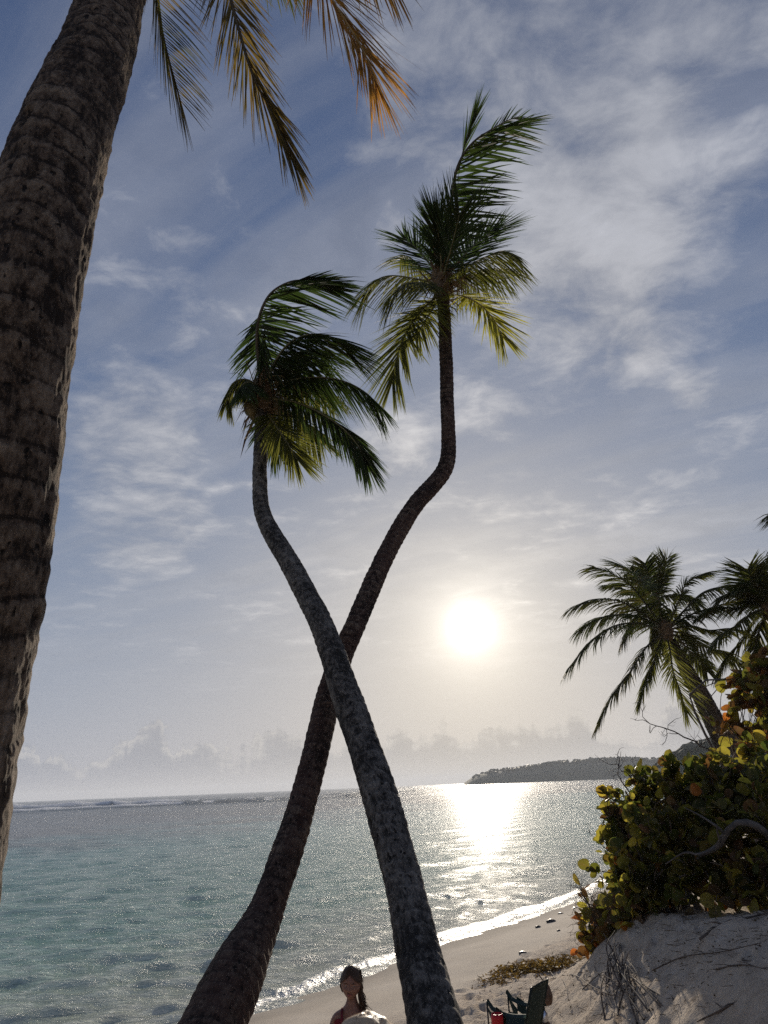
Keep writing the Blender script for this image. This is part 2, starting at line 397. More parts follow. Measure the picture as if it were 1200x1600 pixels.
# sand
r, a = polar(0.25, 1500, 1.0125, math.radians(36), 460, 70)
RR, AA = np.meshgrid(r, a, indexing='ij'); X = (RR * np.sin(AA)).ravel(); Y = (RR * np.cos(AA)).ravel()
Z, S = smooth_h(X, Y)
rough = sst(S + 0.5 * pn(np.stack([X * .8, Y * .8, X * 0], 1)), 2.3, 3.3)
near = 1 - sst(RR.ravel(), 25, 50)
Q = np.stack([X, Y, np.zeros_like(X)], 1)
Z += rough * near * (0.07 * fbm(Q * (1.1, 1.1, 1), 3) + 0.055 * pn(Q * (4.2, 4.2, 1) + 5) + 0.018 * pn(Q * (9, 9, 1) + 9))
Z += (1 - rough) * near * 0.010 * pn(Q * (1.5, 1.5, 1))
# footprints and scuffs trodden into the dry sand
pits = []
g2 = np.random.default_rng(11)
while len(pits) < 900:
    px_, py_ = g2.uniform(-3, 7), g2.uniform(2.5, 17)
    pits.append((px_, py_, g2.uniform(.05, .13), g2.uniform(.025, .075), g2.uniform(0, 3.14)))
sd = shore_d(np.array([p[0] for p in pits]), np.array([p[1] for p in pits]))
rr_flat = RR.ravel(); rl = np.log(r)
na = len(a)
for (px_, py_, pr, dp, an), s_ in zip(pits, sd):
    if s_ < 2.7: continue
    rc = math.hypot(px_, py_); i0 = np.searchsorted(r, rc - 3 * pr); i1 = np.searchsorted(r, rc + 3 * pr)
    sl_ = slice(i0 * na, i1 * na)
    ux, uy = X[sl_] - px_, Y[sl_] - py_; c_, s2 = math.cos(an), math.sin(an)
    e = ((ux * c_ + uy * s2) / (pr * 1.25)) ** 2 + ((-ux * s2 + uy * c_) / (pr * 0.75)) ** 2
    Z[sl_] += -dp * np.exp(-e * 1.4) + dp * 0.45 * np.exp(-(np.sqrt(e) - 1.35) ** 2 * 7)
def gpt(px, py):
    """where the sight line through a photo point meets the beach"""
    t = np.arange(1.0, 60, 0.02); q = _c + ray(px, py) * t[:, None]; z = smooth_h(q[:, 0], q[:, 1])[0]
    return q[np.argmax(q[:, 2] < z)]
def hgt(x, y): return float(smooth_h(np.array([x]), np.array([y]))[0][0])
mm, nb = mat('sand')
p = pos(nb)
dry = attr(nb, 'dry'); wet = attr(nb, 'wet')
gn = nb.noise(p, 350, 3, 0.7); n1_ = nb.noise(p, 7, 6, 0.65, 0.4); n2_ = nb.noise(p, 1.2, 3, 0.5)
cd = nb.ramp(n1_, [(0.3, (.42, .335, .255)), (0.5, (.55, .455, .355)), (0.72, (.63, .54, .44))])
cd = nb.mix(nb.m('MULTIPLY', nb.ss(gn, 0.6, 0.75), 0.5), cd, (.25, .18, .13))
litter = nb.ss(nb.noise(nb.v('MULTIPLY', p, (16, 9, 12)), 1, 5, 0.7, 1.5), 0.60, 0.66)
cd = nb.mix(nb.m('MULTIPLY', nb.m('MULTIPLY', litter, 0.6), nb.m('MULTIPLY', dry, nb.ss(n2_, 0.4, 0.6))), cd, (.13, .085, .055))
cs = nb.mix(nb.ss(n2_, 0.3, 0.7), (.50, .43, .345), (.58, .505, .41))
col = nb.mix(dry, cs, cd); col = nb.mix(wet, col, nb.v('SCALE', col, scale=0.78))
bh = nb.m('ADD', nb.m('MULTIPLY', nb.noise(p, 28, 6, 0.65, 0.3), nb.m('ADD', nb.m('MULTIPLY', dry, 1.0), 0.06)), nb.m('MULTIPLY', gn, 0.08))
out(nb, bsdf(nb, col, 0.95, bump(nb, bh, 0.9, 0.035), 0.08)); M['sand'] = mm
wet_ = 1 - sst(S + .25 * pn(Q * (.7, .7, 1)), 0.1, 0.9)
me = mkmesh('sand_beach', np.stack([X, Y, Z], 1), grid_faces(len(r), na)[:, ::-1], True, {'dry': rough, 'wet': wet_}, [mm])
link('sand_beach', me, kind='structure')

# sea: real waves down to what the distance allows, ripples in the material below that
r, a = polar(3.0, 7000, 1.0095, math.radians(36), 700, 60)
RR, AA = np.meshgrid(r, a, indexing='ij'); X = (RR * np.sin(AA)).ravel(); Y = (RR * np.cos(AA)).ravel()
S = -shore_d(X, Y)
keep_r = RR.ravel(); sp = keep_r * 0.0105
Z = np.zeros_like(X); gw = np.random.default_rng(5)
Q = np.stack([X, Y, np.zeros_like(X)], 1)
for k in range(46):
    lam = 0.30 * (3.2 / 0.30) ** (k / 45.0) * gw.uniform(.9, 1.1)
    th_ = gw.normal(math.radians(-62), math.radians(38))      # travelling towards the beach
    kx, ky = math.cos(th_) * 2 * math.pi / lam, math.sin(th_) * 2 * math.pi / lam
    amp = 0.0062 * lam ** 0.36
    fade = 1 - sst(sp, lam * 0.2, lam * 0.45)
    ph = kx * X + ky * Y + gw.uniform(0, 6.28) + 1.2 * pn(Q * (.25, .25, 1) + k)
    Z += amp * fade * ((0.5 + 0.5 * np.sin(ph)) ** 1.6 * 2 - 1)
Z *= np.clip(0.45 + S * 0.25, 0.4, 1.0)
# the little breaker running up the sand and an older one behind
wob = 0.35 * pn(Q * (.5, .5, 1)) + 0.12 * pn(Q * (2.2, 2.2, 1))
b1 = np.exp(-((S - 0.75 + wob) / 0.22) ** 2); b2 = np.exp(-((S - 2.3 + wob * 1.5) / 0.38) ** 2)
nearr = (1 - sst(keep_r, 18, 40))
frag = 0.6 + 0.8 * pn(Q * (1.3, 1.3, 1) + 3)
Z += nearr * (0.07 * b1 * np.clip(frag, .1, 1) + 0.05 * b2 * np.clip(frag, 0, 1)) + nearr * b1 * 0.05 * pn(Q * (9, 9, 1)) * (1 - sst(sp, .1, .3))
foam = nearr * sst(b1 * np.clip(frag + .3, 0, 1.2), 0.15, 0.75)
foam = np.maximum(foam, nearr * 0.35 * (1 - sst(np.abs(S - 0.25 + wob), .05, .3)))
# swell breaking on the reef far out on the left
reef = np.zeros_like(X); dist_ = keep_r; azd = np.degrees(AA.ravel())
for (rc, wd, h, a0, a1) in ((300, 8, 1.9, -60, -15), (262, 6, .95, -30, 2), (345, 9, 0.9, -24, -8), (395, 9, .8, -6, 9), (230, 5, .45, -60, -25)):
    rcx = rc + 14 * pn(np.stack([azd * .25, azd * 0, azd * 0 + rc], 1))
    g_ = np.exp(-((dist_ - rcx) / wd) ** 2) * sst(azd, a0 - 2, a0 + 2) * (1 - sst(azd, a1 - 3, a1 + 3))
    g_ *= np.clip(0.75 + 0.9 * pn(np.stack([azd * .5, azd * 0 + rc, azd * 0], 1)), .15, 1.2)
    Z += 1.35 * h * g_
    if h > .8: reef = np.maximum(reef, g_ * sst(pn(np.stack([azd * .9, azd * 0 + rc, azd * 0 + 7], 1)) + 0.55 * (azd < -16), -0.05, 0.25))
surf = sst(reef, .22, .5)
# small swells out at sea
Z += 0.12 * pn(Q * (.05, .11, 1)) * sst(keep_r, 60, 150) * (1 - sst(keep_r, 400, 900))
mm, nb = mat('sea_water')
p = pos(nb); fm = attr(nb, 'foam'); off = attr(nb, 'off'); dst = attr(nb, 'dst')
pxy = nb.v('MULTIPLY', p, (1, 1, 0))
big = nb.noise(pxy, 0.045, 5, 0.6, 0.5); mid = nb.noise(pxy, 0.25, 4, 0.6, 0.5)
shal = nb.mix(nb.ss(off, 0.3, 9), (.48, .50, .40), (.25, .42, .34))
tur = nb.mix(nb.ss(off, 10, 55), shal, (.105, .33, .31))
deep = nb.mix(nb.ss(nb.m('ADD', off, nb.m('MULTIPLY', big, 40)), 50, 95), tur, (.028, .070, .095))
rf = nb.m('MULTIPLY', nb.ss(nb.m('ADD', nb.m('MULTIPLY', big, .7), nb.m('MULTIPLY', mid, .3)), 0.46, 0.60), nb.ss(off, 16, 60))
col = nb.mix(nb.m('MULTIPLY', rf, 0.8), deep, (.028, .045, .050))
sw = nb.ss(nb.noise(nb.v('MULTIPLY', p, (1.2, 2.6, 0)), 1, 4, 0.6, 0.8), 0.4, 0.66)
col = nb.mix(nb.m('MULTIPLY', sw, 0.30), col, nb.v('SCALE', col, scale=1.6))
fn = nb.voro(nb.v('ADD', pxy, nb.v('SCALE', nb.comb(mid, big, 0.0), scale=1.0)), 16.0)
fn2 = nb.noise(p, 5.0, 5, 0.7)
fmask = nb.m('MULTIPLY', fm, nb.ss(nb.m('ADD', fn2, nb.m('MULTIPLY', fn, 0.25)), 0.40, 0.62))
fmask = nb.m('MAXIMUM', nb.m('MULTIPLY', fmask, 0.9), nb.m('MULTIPLY', attr(nb, 'surf'), 1.0))
col = nb.mix(fmask, col, (.88, .89, .88))
w1 = nb.noise(nb.v('MULTIPLY', p, (1.0, 1.5, 1.0)), 2.6, 6, 0.68, 0.5)
w2 = nb.noise(nb.v('MULTIPLY', p, (1.0, 1.5, 1.0)), 13.0, 3, 0.6, 0.4)
w3 = nb.noise(nb.v('MULTIPLY', p, (0.5, 1.1, 1.0)), 0.9, 5, 0.6, 0.5)
far = nb.ss(dst, 20, 140)
b_a = bump(nb, w3, 1.0, 1.3)
b_a.node.inputs['Strength'].default_value = 1.0; nb.t.links.new(nb.lin(far, 0, 1, 0.06, 0.7), b_a.node.inputs['Strength'])
b_b = bump(nb, w1, 1.0, 0.17, b_a)
b_c = bump(nb, w2, 0.6, 0.022, b_b)
fb = bump(nb, fn, 0.9, 0.05, b_c); nb.t.links.new(fm, fb.node.inputs['Strength'])
rg = nb.lin(nb.m('POWER', nb.lin(dst, 8, 260), 0.5), 0, 1, 0.06, 0.16)
rg = nb.m('ADD', rg, nb.m('MULTIPLY', fmask, 0.4))
out(nb, bsdf(nb, col, rg, fb, 0.5, ior=1.333)); M['sea'] = mm
me = mkmesh('sea', np.stack([X, Y, Z], 1), grid_faces(len(r), len(a))[:, ::-1], True, {'foam': foam, 'surf': surf, 'off': np.clip(S, -5, 4000), 'dst': keep_r}, [mm])
link('sea', me, kind='structure')

# headland far across the bay and the nearer wooded hill behind the palms
def ridge(name, prof, dist, depth, mats, seed, bumpy, foot=0.0, end_px=None):
    xs = np.array([p_[0] for p_ in prof], float); ys = np.array([p_[1] for p_ in prof], float)
    n = 420; px = np.linspace(xs[0], xs[-1], n); py = np.interp(px, xs, ys)
    rows = 14; V = []
    top = []
    for x_, y_ in zip(px, py):
        v = ray(x_, y_); hh = math.hypot(v[0], v[1]); top.append((v[0] / hh, v[1] / hh, v[2] / hh))
    top = np.array(top)
    ts = np.linspace(0, 1, rows)
    for t in ts:
        # t 0: foot by the water, 0.45: ridge line, 1: far side down again
        dd = dist + depth * (t - 0.45)
        up = np.clip(np.sin(min(t / 0.45, 1) * math.pi / 2) ** 0.7 if t <= 0.45 else math.cos((t - 0.45) / 0.55 * math.pi / 2), 0, 1)
        hz_ = np.maximum(EYE + dist * top[:, 2], 0.5)
        V.append(np.stack([top[:, 0] * dd, top[:, 1] * dd, hz_ * up - 3.0 * (1 - up)], 1))
    V = np.array(V); Vf = V.reshape(-1, 3)
    amp = bumpy * np.clip(Vf[:, 2] / 10.0, 0, 1)
    Vf[:, 2] += amp * fbm(Vf * (0.05, .05, 0) + seed, 4)
    me = mkmesh(name, Vf, grid_faces(rows, n, False)[:, ::-1], True, {'tone': np.zeros(len(Vf))}, mats)
    link(name, me, kind='structure'); return px, py, top
M['wood'] = leaf_mat('far_wood_leaf', [(.03, .04, .02), (.05, .06, .03)], [(.03, .04, .015), (.04, .05, .02)], 0.15)
M['hill'] = simple('wooded_hill', (.045, .055, .030), 0.95, .4, .03, 0)
HP = ((725, 1223.4), (731, 1219), (740, 1213), (752, 1209), (770, 1205.5), (800, 1202.5), (820, 1200), (845, 1196), (870, 1192), (900, 1189.5), (940, 1187.5), (980, 1186), (1020, 1187), (1100, 1190), (1200, 1194), (1300, 1203))
ridge('headland', HP, 1550, 300, [M['hill']], 2.0, 2.2)
NP_ = ((1010, 1206), (1035, 1192), (1055, 1180), (1075, 1172), (1100, 1164), (1140, 1155), (1200, 1148), (1300, 1150), (1400, 1165), (1500, 1205))
ridge('wooded_hill', NP_, 420, 110, [M['hill']], 9.0, 2.0)
# the woods on top: tree crowns as leafy lumps, nobody could count them
def lump(g, c, rx, rz, rr_):
    n = 14; v = []
    for i in range(n):
        zz = 1 - 2 * (i + .5) / n; ra = math.sqrt(1 - zz * zz); an = i * 2.39996
        v.append((c[0] + rx * ra * math.cos(an) * rr_.uniform(.7, 1.25), c[1] + rx * ra * math.sin(an) * rr_.uniform(.7, 1.25), c[2] + rz * zz * rr_.uniform(.75, 1.3)))
    bm = bmesh.new(); bv = [bm.verts.new(q_) for q_ in v]; bmesh.ops.convex_hull(bm, input=bv); bm.verts.index_update()
    live = [x_ for x_ in bm.verts if x_.link_faces]; idx = {x_: i for i, x_ in enumerate(live)}
    g.add([x_.co[:] for x_ in live], [], [[idx[y_] for y_ in f.verts] for f in bm.faces], rr_.random()); bm.free()
g = Geo(); r3 = random.Random(4)
for prof, dist, cnt, sz, dp in ((HP, 1550, 520, 5.5, 130), (NP_, 420, 420, 3.2, 50)):
    xs = [p_[0] for p_ in prof]; ys = [p_[1] for p_ in prof]
    for k in range(cnt):
        x_ = r3.uniform(xs[0] + 14, xs[-1] - 10); y_ = float(np.interp(x_, xs, ys)); v = ray(x_, y_); hh = math.hypot(v[0], v[1])
        back = r3.random() ** 1.5 * 0.42; dd = dist - dp * back; up = math.sin(min((0.45 - back * dp / (dist == 1550 and 300 or 110)) / .45, 1) * math.pi / 2) ** 0.7
        z_ = (EYE + dist * v[2] / hh) * up; s_ = sz * r3.uniform(.5, 1.15) * min(1, (x_ - xs[0]) / 60 + .25)
        lump(g, (v[0] / hh * dd, v[1] / hh * dd, z_ + s_ * .15), s_, s_ * r3.uniform(.6, .95), r3)
link('far_woodland', g.mesh('far_woodland', [M['wood']], False), kind='stuff')

# sea air: everything far off fades into it
bm = bmesh.new(); bmesh.ops.create_cube(bm, size=1.0)
for v_ in bm.verts: v_.co = (v_.co.x * 14600, v_.co.y * 14600, -3.2 if v_.co.z < 0 else 72)
me = bpy.data.meshes.new('haze'); bm.to_mesh(me); bm.free()
mm, nb = mat('sea_haze'); n_ = mm.node_tree.nodes.new('ShaderNodeVolumePrincipled')
n_.inputs['Color'].default_value = (0.82, 0.87, 0.95, 1); n_.inputs['Density'].default_value = 0.00016; n_.inputs['Anisotropy'].default_value = 0.2
o_ = mm.node_tree.nodes.new('ShaderNodeOutputMaterial'); mm.node_tree.links.new(n_.outputs[0], o_.inputs['Volume'])
me.materials.append(mm); link('haze', me, kind='stuff')
# ------------------------------------------------------------------ palms
def trunk_mesh(name, rows, mt, seg, step, ring, ring_amp, rough_amp, base_down, seed, origin, flare=1.0):
    """rows: (px, py, depth, half width in px measured across) read off the photograph, turned into a real 3-D axis with real radii"""
    c = np.array([np.append(P(a_, b_, d_), hw * d_ / FPX) for a_, b_, d_, hw in rows])
    if base_down is not None:                           # carry the stem on down into the ground
        t = c[0] - c[1]; t[:3] /= np.linalg.norm(t[:3]); hh = hgt(c[0][0], c[0][1]) - 0.25
        k = (hh - c[0][2]) / min(t[2], -0.3)
        b = c[0].copy(); b[:3] = c[0][:3] + t[:3] * k; b[3] = c[0][3] * base_down; mid_ = (b + c[0]) / 2; mid_[3] = c[0][3] * (1 + (base_down - 1) * .3)
        c = np.vstack([b, mid_, c])
    L = np.linalg.norm(np.diff(c[:, :3], axis=0), axis=1).sum(); n = int(L / step)
    p_ = catmull(c, n); p_ = gauss1(p_, max(1, int(0.10 / step))); 
    ax = p_[:, :3]; rad = p_[:, 3]; s = np.concatenate([[0], np.cumsum(np.linalg.norm(np.diff(ax, axis=0), axis=1))])
    T = np.gradient(ax, axis=0); T /= np.linalg.norm(T, axis=1)[:, None]
    A = np.cross(T, (0, 1, 0.001)); A /= np.linalg.norm(A, axis=1)[:, None]; B = np.cross(T, A)
    th_ = np.linspace(0, 2 * math.pi, seg, endpoint=False)
    TH, SS = np.meshgrid(th_, s); Rr = rad[:, None] * np.ones_like(TH)
    tc_ = np.stack([np.cos(TH) * Rr, np.sin(TH) * Rr, SS], -1).reshape(-1, 3)
    tcs = tc_ + seed
    # leaf-scar rings: each a sloping ledge, broken and uneven round the stem
    ph = SS.ravel() / ring + 0.55 * fbm(tcs * (3, 3, 1.5), 2) + 0.35 * pn(np.stack([SS.ravel() * 1.7, SS.ravel() * 0, SS.ravel() * 0 + seed], 1))
    saw = ph - np.floor(ph); saw = np.where(saw < .8, saw / .8, (1 - saw) / .2)
    crack = fbm(tcs * (13, 13, 4.0), 4, .55); lumps = fbm(tcs * (5, 5, 2.2) + 9, 3)
    fine = fbm(tcs * (38, 38, 15) + 4, 2)
    pit = np.clip(-(pn(tcs * (11, 11, 7) + 31) + 0.30) * 4, 0, 1)
    dsp = ring_amp * (saw - .5) * (0.6 + 0.9 * np.clip(lumps + .3, 0, 1)) + rough_amp * (0.8 * crack + 0.7 * lumps + 0.30 * fine) - rough_amp * 1.6 * pit
    ringd = sst(.16 - saw, 0, .12) * np.clip(.5 + 1.5 * lumps, 0, 1)
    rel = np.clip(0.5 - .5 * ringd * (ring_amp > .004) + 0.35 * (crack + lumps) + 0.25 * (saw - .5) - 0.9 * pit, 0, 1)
    R2 = Rr + dsp.reshape(Rr.shape)
    V = ax[:, None] + R2[..., None] * (np.cos(TH)[..., None] * A[:, None] + np.sin(TH)[..., None] * B[:, None])
    V = V.reshape(-1, 3) - origin
    F_ = grid_faces(n, seg)[:, ::-1]
    V = np.vstack([V, ax[-1] + T[-1] * rad[-1] * .6 - origin]); b_ = (n - 1) * seg
    cap = np.array([(b_ + j, b_ + (j + 1) % seg, n * seg) for j in range(seg)])
    tc_ = np.vstack([tc_, [0, 0, s[-1]]]); rel = np.append(rel, .5)
    return mkmesh(name, V, [F_, cap], True, {'tc': tc_, 'relief': rel}, [mt]), ax, rad

def norm(v): v = np.asarray(v, float); return v / (np.linalg.norm(v) + 1e-9)
Zup = np.array([0, 0, 1.0])
def frond(parent, origin, pts, L, n=75, w=0.030, droop=0.9, wind=(0.5, 0.05, 0.05), mt='palm_green', rib='rachis', twist=0.0, t0=0.10, seed=0, side=(1, 1), rr=0.016, vee=0.25, ang=(72, 22), segs=5, bunch=0.35, gapp=0.04, nrm=None, comb=None, cw=1.0, jit=.08):
    """pts: axis of the leaf in world space. Leaflets leave it in two rows, bend under weight and wind"""
    r_ = random.Random(seed * 7919 + 13)
    ax = catmull(pts, 40); T = np.gradient(ax, axis=0); T /= np.linalg.norm(T, axis=1)[:, None]
    wind = np.asarray(wind, float)
    g = Geo(); m_ = len(ax)
    N0 = Zup if nrm is None else np.asarray(nrm, float)
    n = int(n * 1.08)
    for k in range(n):
        t = t0 + (1 - t0) * ((k + .5) / n) ** 0.95
        f = t * (m_ - 1); i = min(int(f), m_ - 2); p = ax[i] + (ax[i + 1] - ax[i]) * (f - i); tg = norm(T[i] * (1 - f + i) + T[i + 1] * (f - i))
        N = N0 - tg * (tg @ N0); 
        if np.linalg.norm(N) < 0.15: N = N + np.array([0.1, -0.6, 0]) ; N -= tg * (tg @ N)
        N = norm(N); S = np.cross(tg, N)
        if twist: 
            c_, s_ = math.cos(twist * t), math.sin(twist * t); S, N = S * c_ + N * s_, N * c_ - S * s_
        prof = (math.sin(math.pi * (0.18 + 0.56 * t)) ** 0.7) * (1 if t < .88 else 1 - 2.2 * (t - .88))
        for sd in (-1, 1):
            if r_.random() < gapp: continue
            q_ = side[0] if sd < 0 else side[1]
            if q_ <= 0: continue
            al = math.radians(ang[0] + (ang[1] - ang[0]) * t + r_.gauss(0, 4))
            ln = 1.22 * L * prof * r_.uniform(.82, 1.08) * q_
            d0 = norm(tg * math.cos(al) + S * sd * math.sin(al) + N * (vee + r_.gauss(0, .10)))
            if comb is not None:
                d0 = norm(d0 * (1 - cw * .75) + cw * (norm(comb) + S * sd * .22 + np.array([r_.gauss(0, jit), r_.gauss(0, jit), r_.gauss(0, jit)])))
            ww = 0.80 * w * r_.uniform(.75, 1.1) * (0.6 + .4 * prof)
            pp = p.copy(); dd = d0; vs = []; lam = r_.uniform(.6, 1.25); cl = bunch * math.sin(k * 0.9 + sd) * 0.25
            wv = norm(np.cross(dd, N) + N * r_.gauss(0, .5))
            for j in range(segs + 1):
                u = j / segs; hw = ww * 0.5 * (0.55 + 0.45 * min(u * 5, 1)) * (1 - u ** 2.2) + 0.0006
                wv = norm(wv - dd * (wv @ dd))
                vs.append(pp - wv * hw); vs.append(pp + wv * hw)
                pp = pp + dd * ln / segs
                dd = norm(dd + (np.array([0, 0, -1.0]) * droop * lam * (0.5 + u) + wind * (0.4 + u) + tg * cl) * (0.9 / segs) * (ln / 0.6))
            qd = [(2 * j, 2 * j + 1, 2 * j + 3, 2 * j + 2) for j in range(segs)]
            g.add(vs, qd, [], (r_.random() * 0.5 + 0.25 * abs(math.sin(k * .21))) % 1)
    me = g.mesh('frond', [M[mt]], True, origin)
    o = link('frond', me, parent)
    g2_ = Geo(); rad = rr * (1 - np.linspace(0, 1, m_)) ** 0.7 + 0.0025
    rad[:4] *= np.array([1.9, 1.6, 1.35, 1.15]); g2_.tube(ax, rad, 6)
    link('rachis', g2_.mesh('rachis', [M[rib]], True, origin), o)
    return o

def pxf(spec):
    return [P(*q_) for q_ in spec]
def crown_fibre(parent, origin, c, r_, h, seed, n=90, mt='husk', stalks=8, wind=(0.2, 0, 0)):
    """the shaggy heart of the crown: sheaths of old leaf bases, loose fibre and a few flower stalks"""
    rr_ = random.Random(seed); g = Geo()
    nn = 22; zz = np.linspace(-h, h, nn); th_ = np.linspace(0, 2 * math.pi, 20, endpoint=False)
    v = []
    for z_ in zz:
        k = math.sqrt(max(0.02, 1 - (z_ / h) ** 2)) ** 0.6
        for t_ in th_: v.append((math.cos(t_) * r_ * k, math.sin(t_) * r_ * k, z_))
    v = np.array(v); v *= (1 + 0.28 * pn(v * 14 + seed) + 0.15 * pn(v * 34))[:, None]; v += c
    g.add(v, grid_faces(nn, 20))
    for k in range(n):
        t_ = rr_.uniform(0, 6.28); z_ = rr_.uniform(-h, h * .8); p0 = c + np.array([math.cos(t_) * r_ * .7, math.sin(t_) * r_ * .7, z_])
        dr = norm((math.cos(t_) + wind[0], math.sin(t_), rr_.uniform(-.7, .9))); l_ = rr_.uniform(.5, 1.5) * r_ * 1.5
        p1 = p0 + dr * l_; p2 = p1 + (dr + (0, 0, -.8)) * l_ * .5; wv = norm(np.cross(dr, Zup)) * rr_.uniform(.004, .022)
        g.add([p0 - wv, p0 + wv, p1 - wv * .7, p1 + wv * .7, p2], [(0, 1, 3, 2)], [(2, 3, 4)], rr_.random())
    link('leaf_sheath', g.mesh('leaf_sheath', [M[mt]], False, origin), parent)
    for k in range(stalks):
        g = Geo(); t_ = rr_.uniform(0, 6.28); p0 = c + np.array([math.cos(t_) * r_ * .6, math.sin(t_) * r_ * .6, h * .3])
        dr = norm((math.cos(t_) + wind[0] * 2, math.sin(t_), .5)); e = [p0]
        for j in range(5):
            e.append(e[-1] + dr * 0.09); dr = norm(dr + (0, 0, -.22))
        g.tube(e, np.linspace(.012, .004, 6), 5)
        for j in range(10):
            b0 = e[2 + j % 4]; d2 = norm(dr + np.array([rr_.gauss(0, .7), rr_.gauss(0, .7), rr_.gauss(0, .4)]))
            g.tube([b0, b0 + d2 * .08, b0 + d2 * .15 + (0, 0, -.02)], [.004, .003, .0015], 3)
        link('flower_stalk', g.mesh('flower_stalk', [M['stalk']], True, origin), parent)
def nuts(parent, origin, c, k, r_, seed):
    rr_ = random.Random(seed)
    for i in range(k):
        g = Geo(); t_ = rr_.uniform(0, 6.28); cc = c + np.array([math.cos(t_) * r_, math.sin(t_) * r_, rr_.uniform(-.12, .02)])
        zz = np.linspace(-1, 1, 8); v = []
        for z_ in zz:
            for a_ in np.linspace(0, 2 * math.pi, 10, endpoint=False):
                q_ = math.sqrt(max(1 - z_ * z_, .001)); v.append((cc[0] + .085 * q_ * math.cos(a_), cc[1] + .085 * q_ * math.sin(a_), cc[2] + .11 * z_))
        g.add(v, grid_faces(8, 10)); link('coconut', g.mesh('coconut', [M['nut']], True, origin), parent)
M['nut'] = simple('coconut_husk', (.13, .10, .04), .5, .3, 8)

def root(rows, label, group=None):
    b = P(*rows[0][:3]); 
    return np.array([b[0], b[1], hgt(b[0], b[1])])
# ---- brown trunk leaning from lower left up to the right crown
rowsA = [(334, 1600, 3.35, 50), (374, 1512, 3.75, 42), (415, 1425, 4.2, 27.5), (446, 1337, 4.6, 24.5), (474, 1250, 5.05, 21.5), (497, 1162, 5.5, 20.5), (511, 1097, 5.9, 19.5), (530, 1035, 6.25, 18),
         (551, 987, 6.5, 16.8), (588, 900, 7.1, 15), (617, 840, 7.55, 14.2), (650, 787, 7.95, 13.6), (682, 752, 8.3, 13.2), (697, 728, 8.5, 12.4), (701, 700, 8.7, 11.5), (699, 640, 9.1, 10.8), (697, 560, 9.6, 10.2), (694, 490, 10.05, 9.6), (691, 452, 10.25, 10)]
oA = root(rowsA, ''); tA = empty('palm_tree', oA, 'tall coconut palm with a brown trunk passing behind the other, its crown highest', 'palm tree')
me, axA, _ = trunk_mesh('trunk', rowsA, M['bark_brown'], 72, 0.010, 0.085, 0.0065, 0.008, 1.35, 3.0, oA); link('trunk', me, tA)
cA = P(691, 440, 10.3); crown_fibre(tA, oA, cA, .15, .34, 5, 120, 'husk', 7, (.6, 0, 0))
gA = Geo(); gA.tube([P(691, 452, 10.3), P(690, 410, 10.4), P(688, 370, 10.45), P(686, 335, 10.5)], [.13, .10, .05, .015], 10); link('spear_leaf', gA.mesh('spear_leaf', [M['husk']], True, oA), tA)
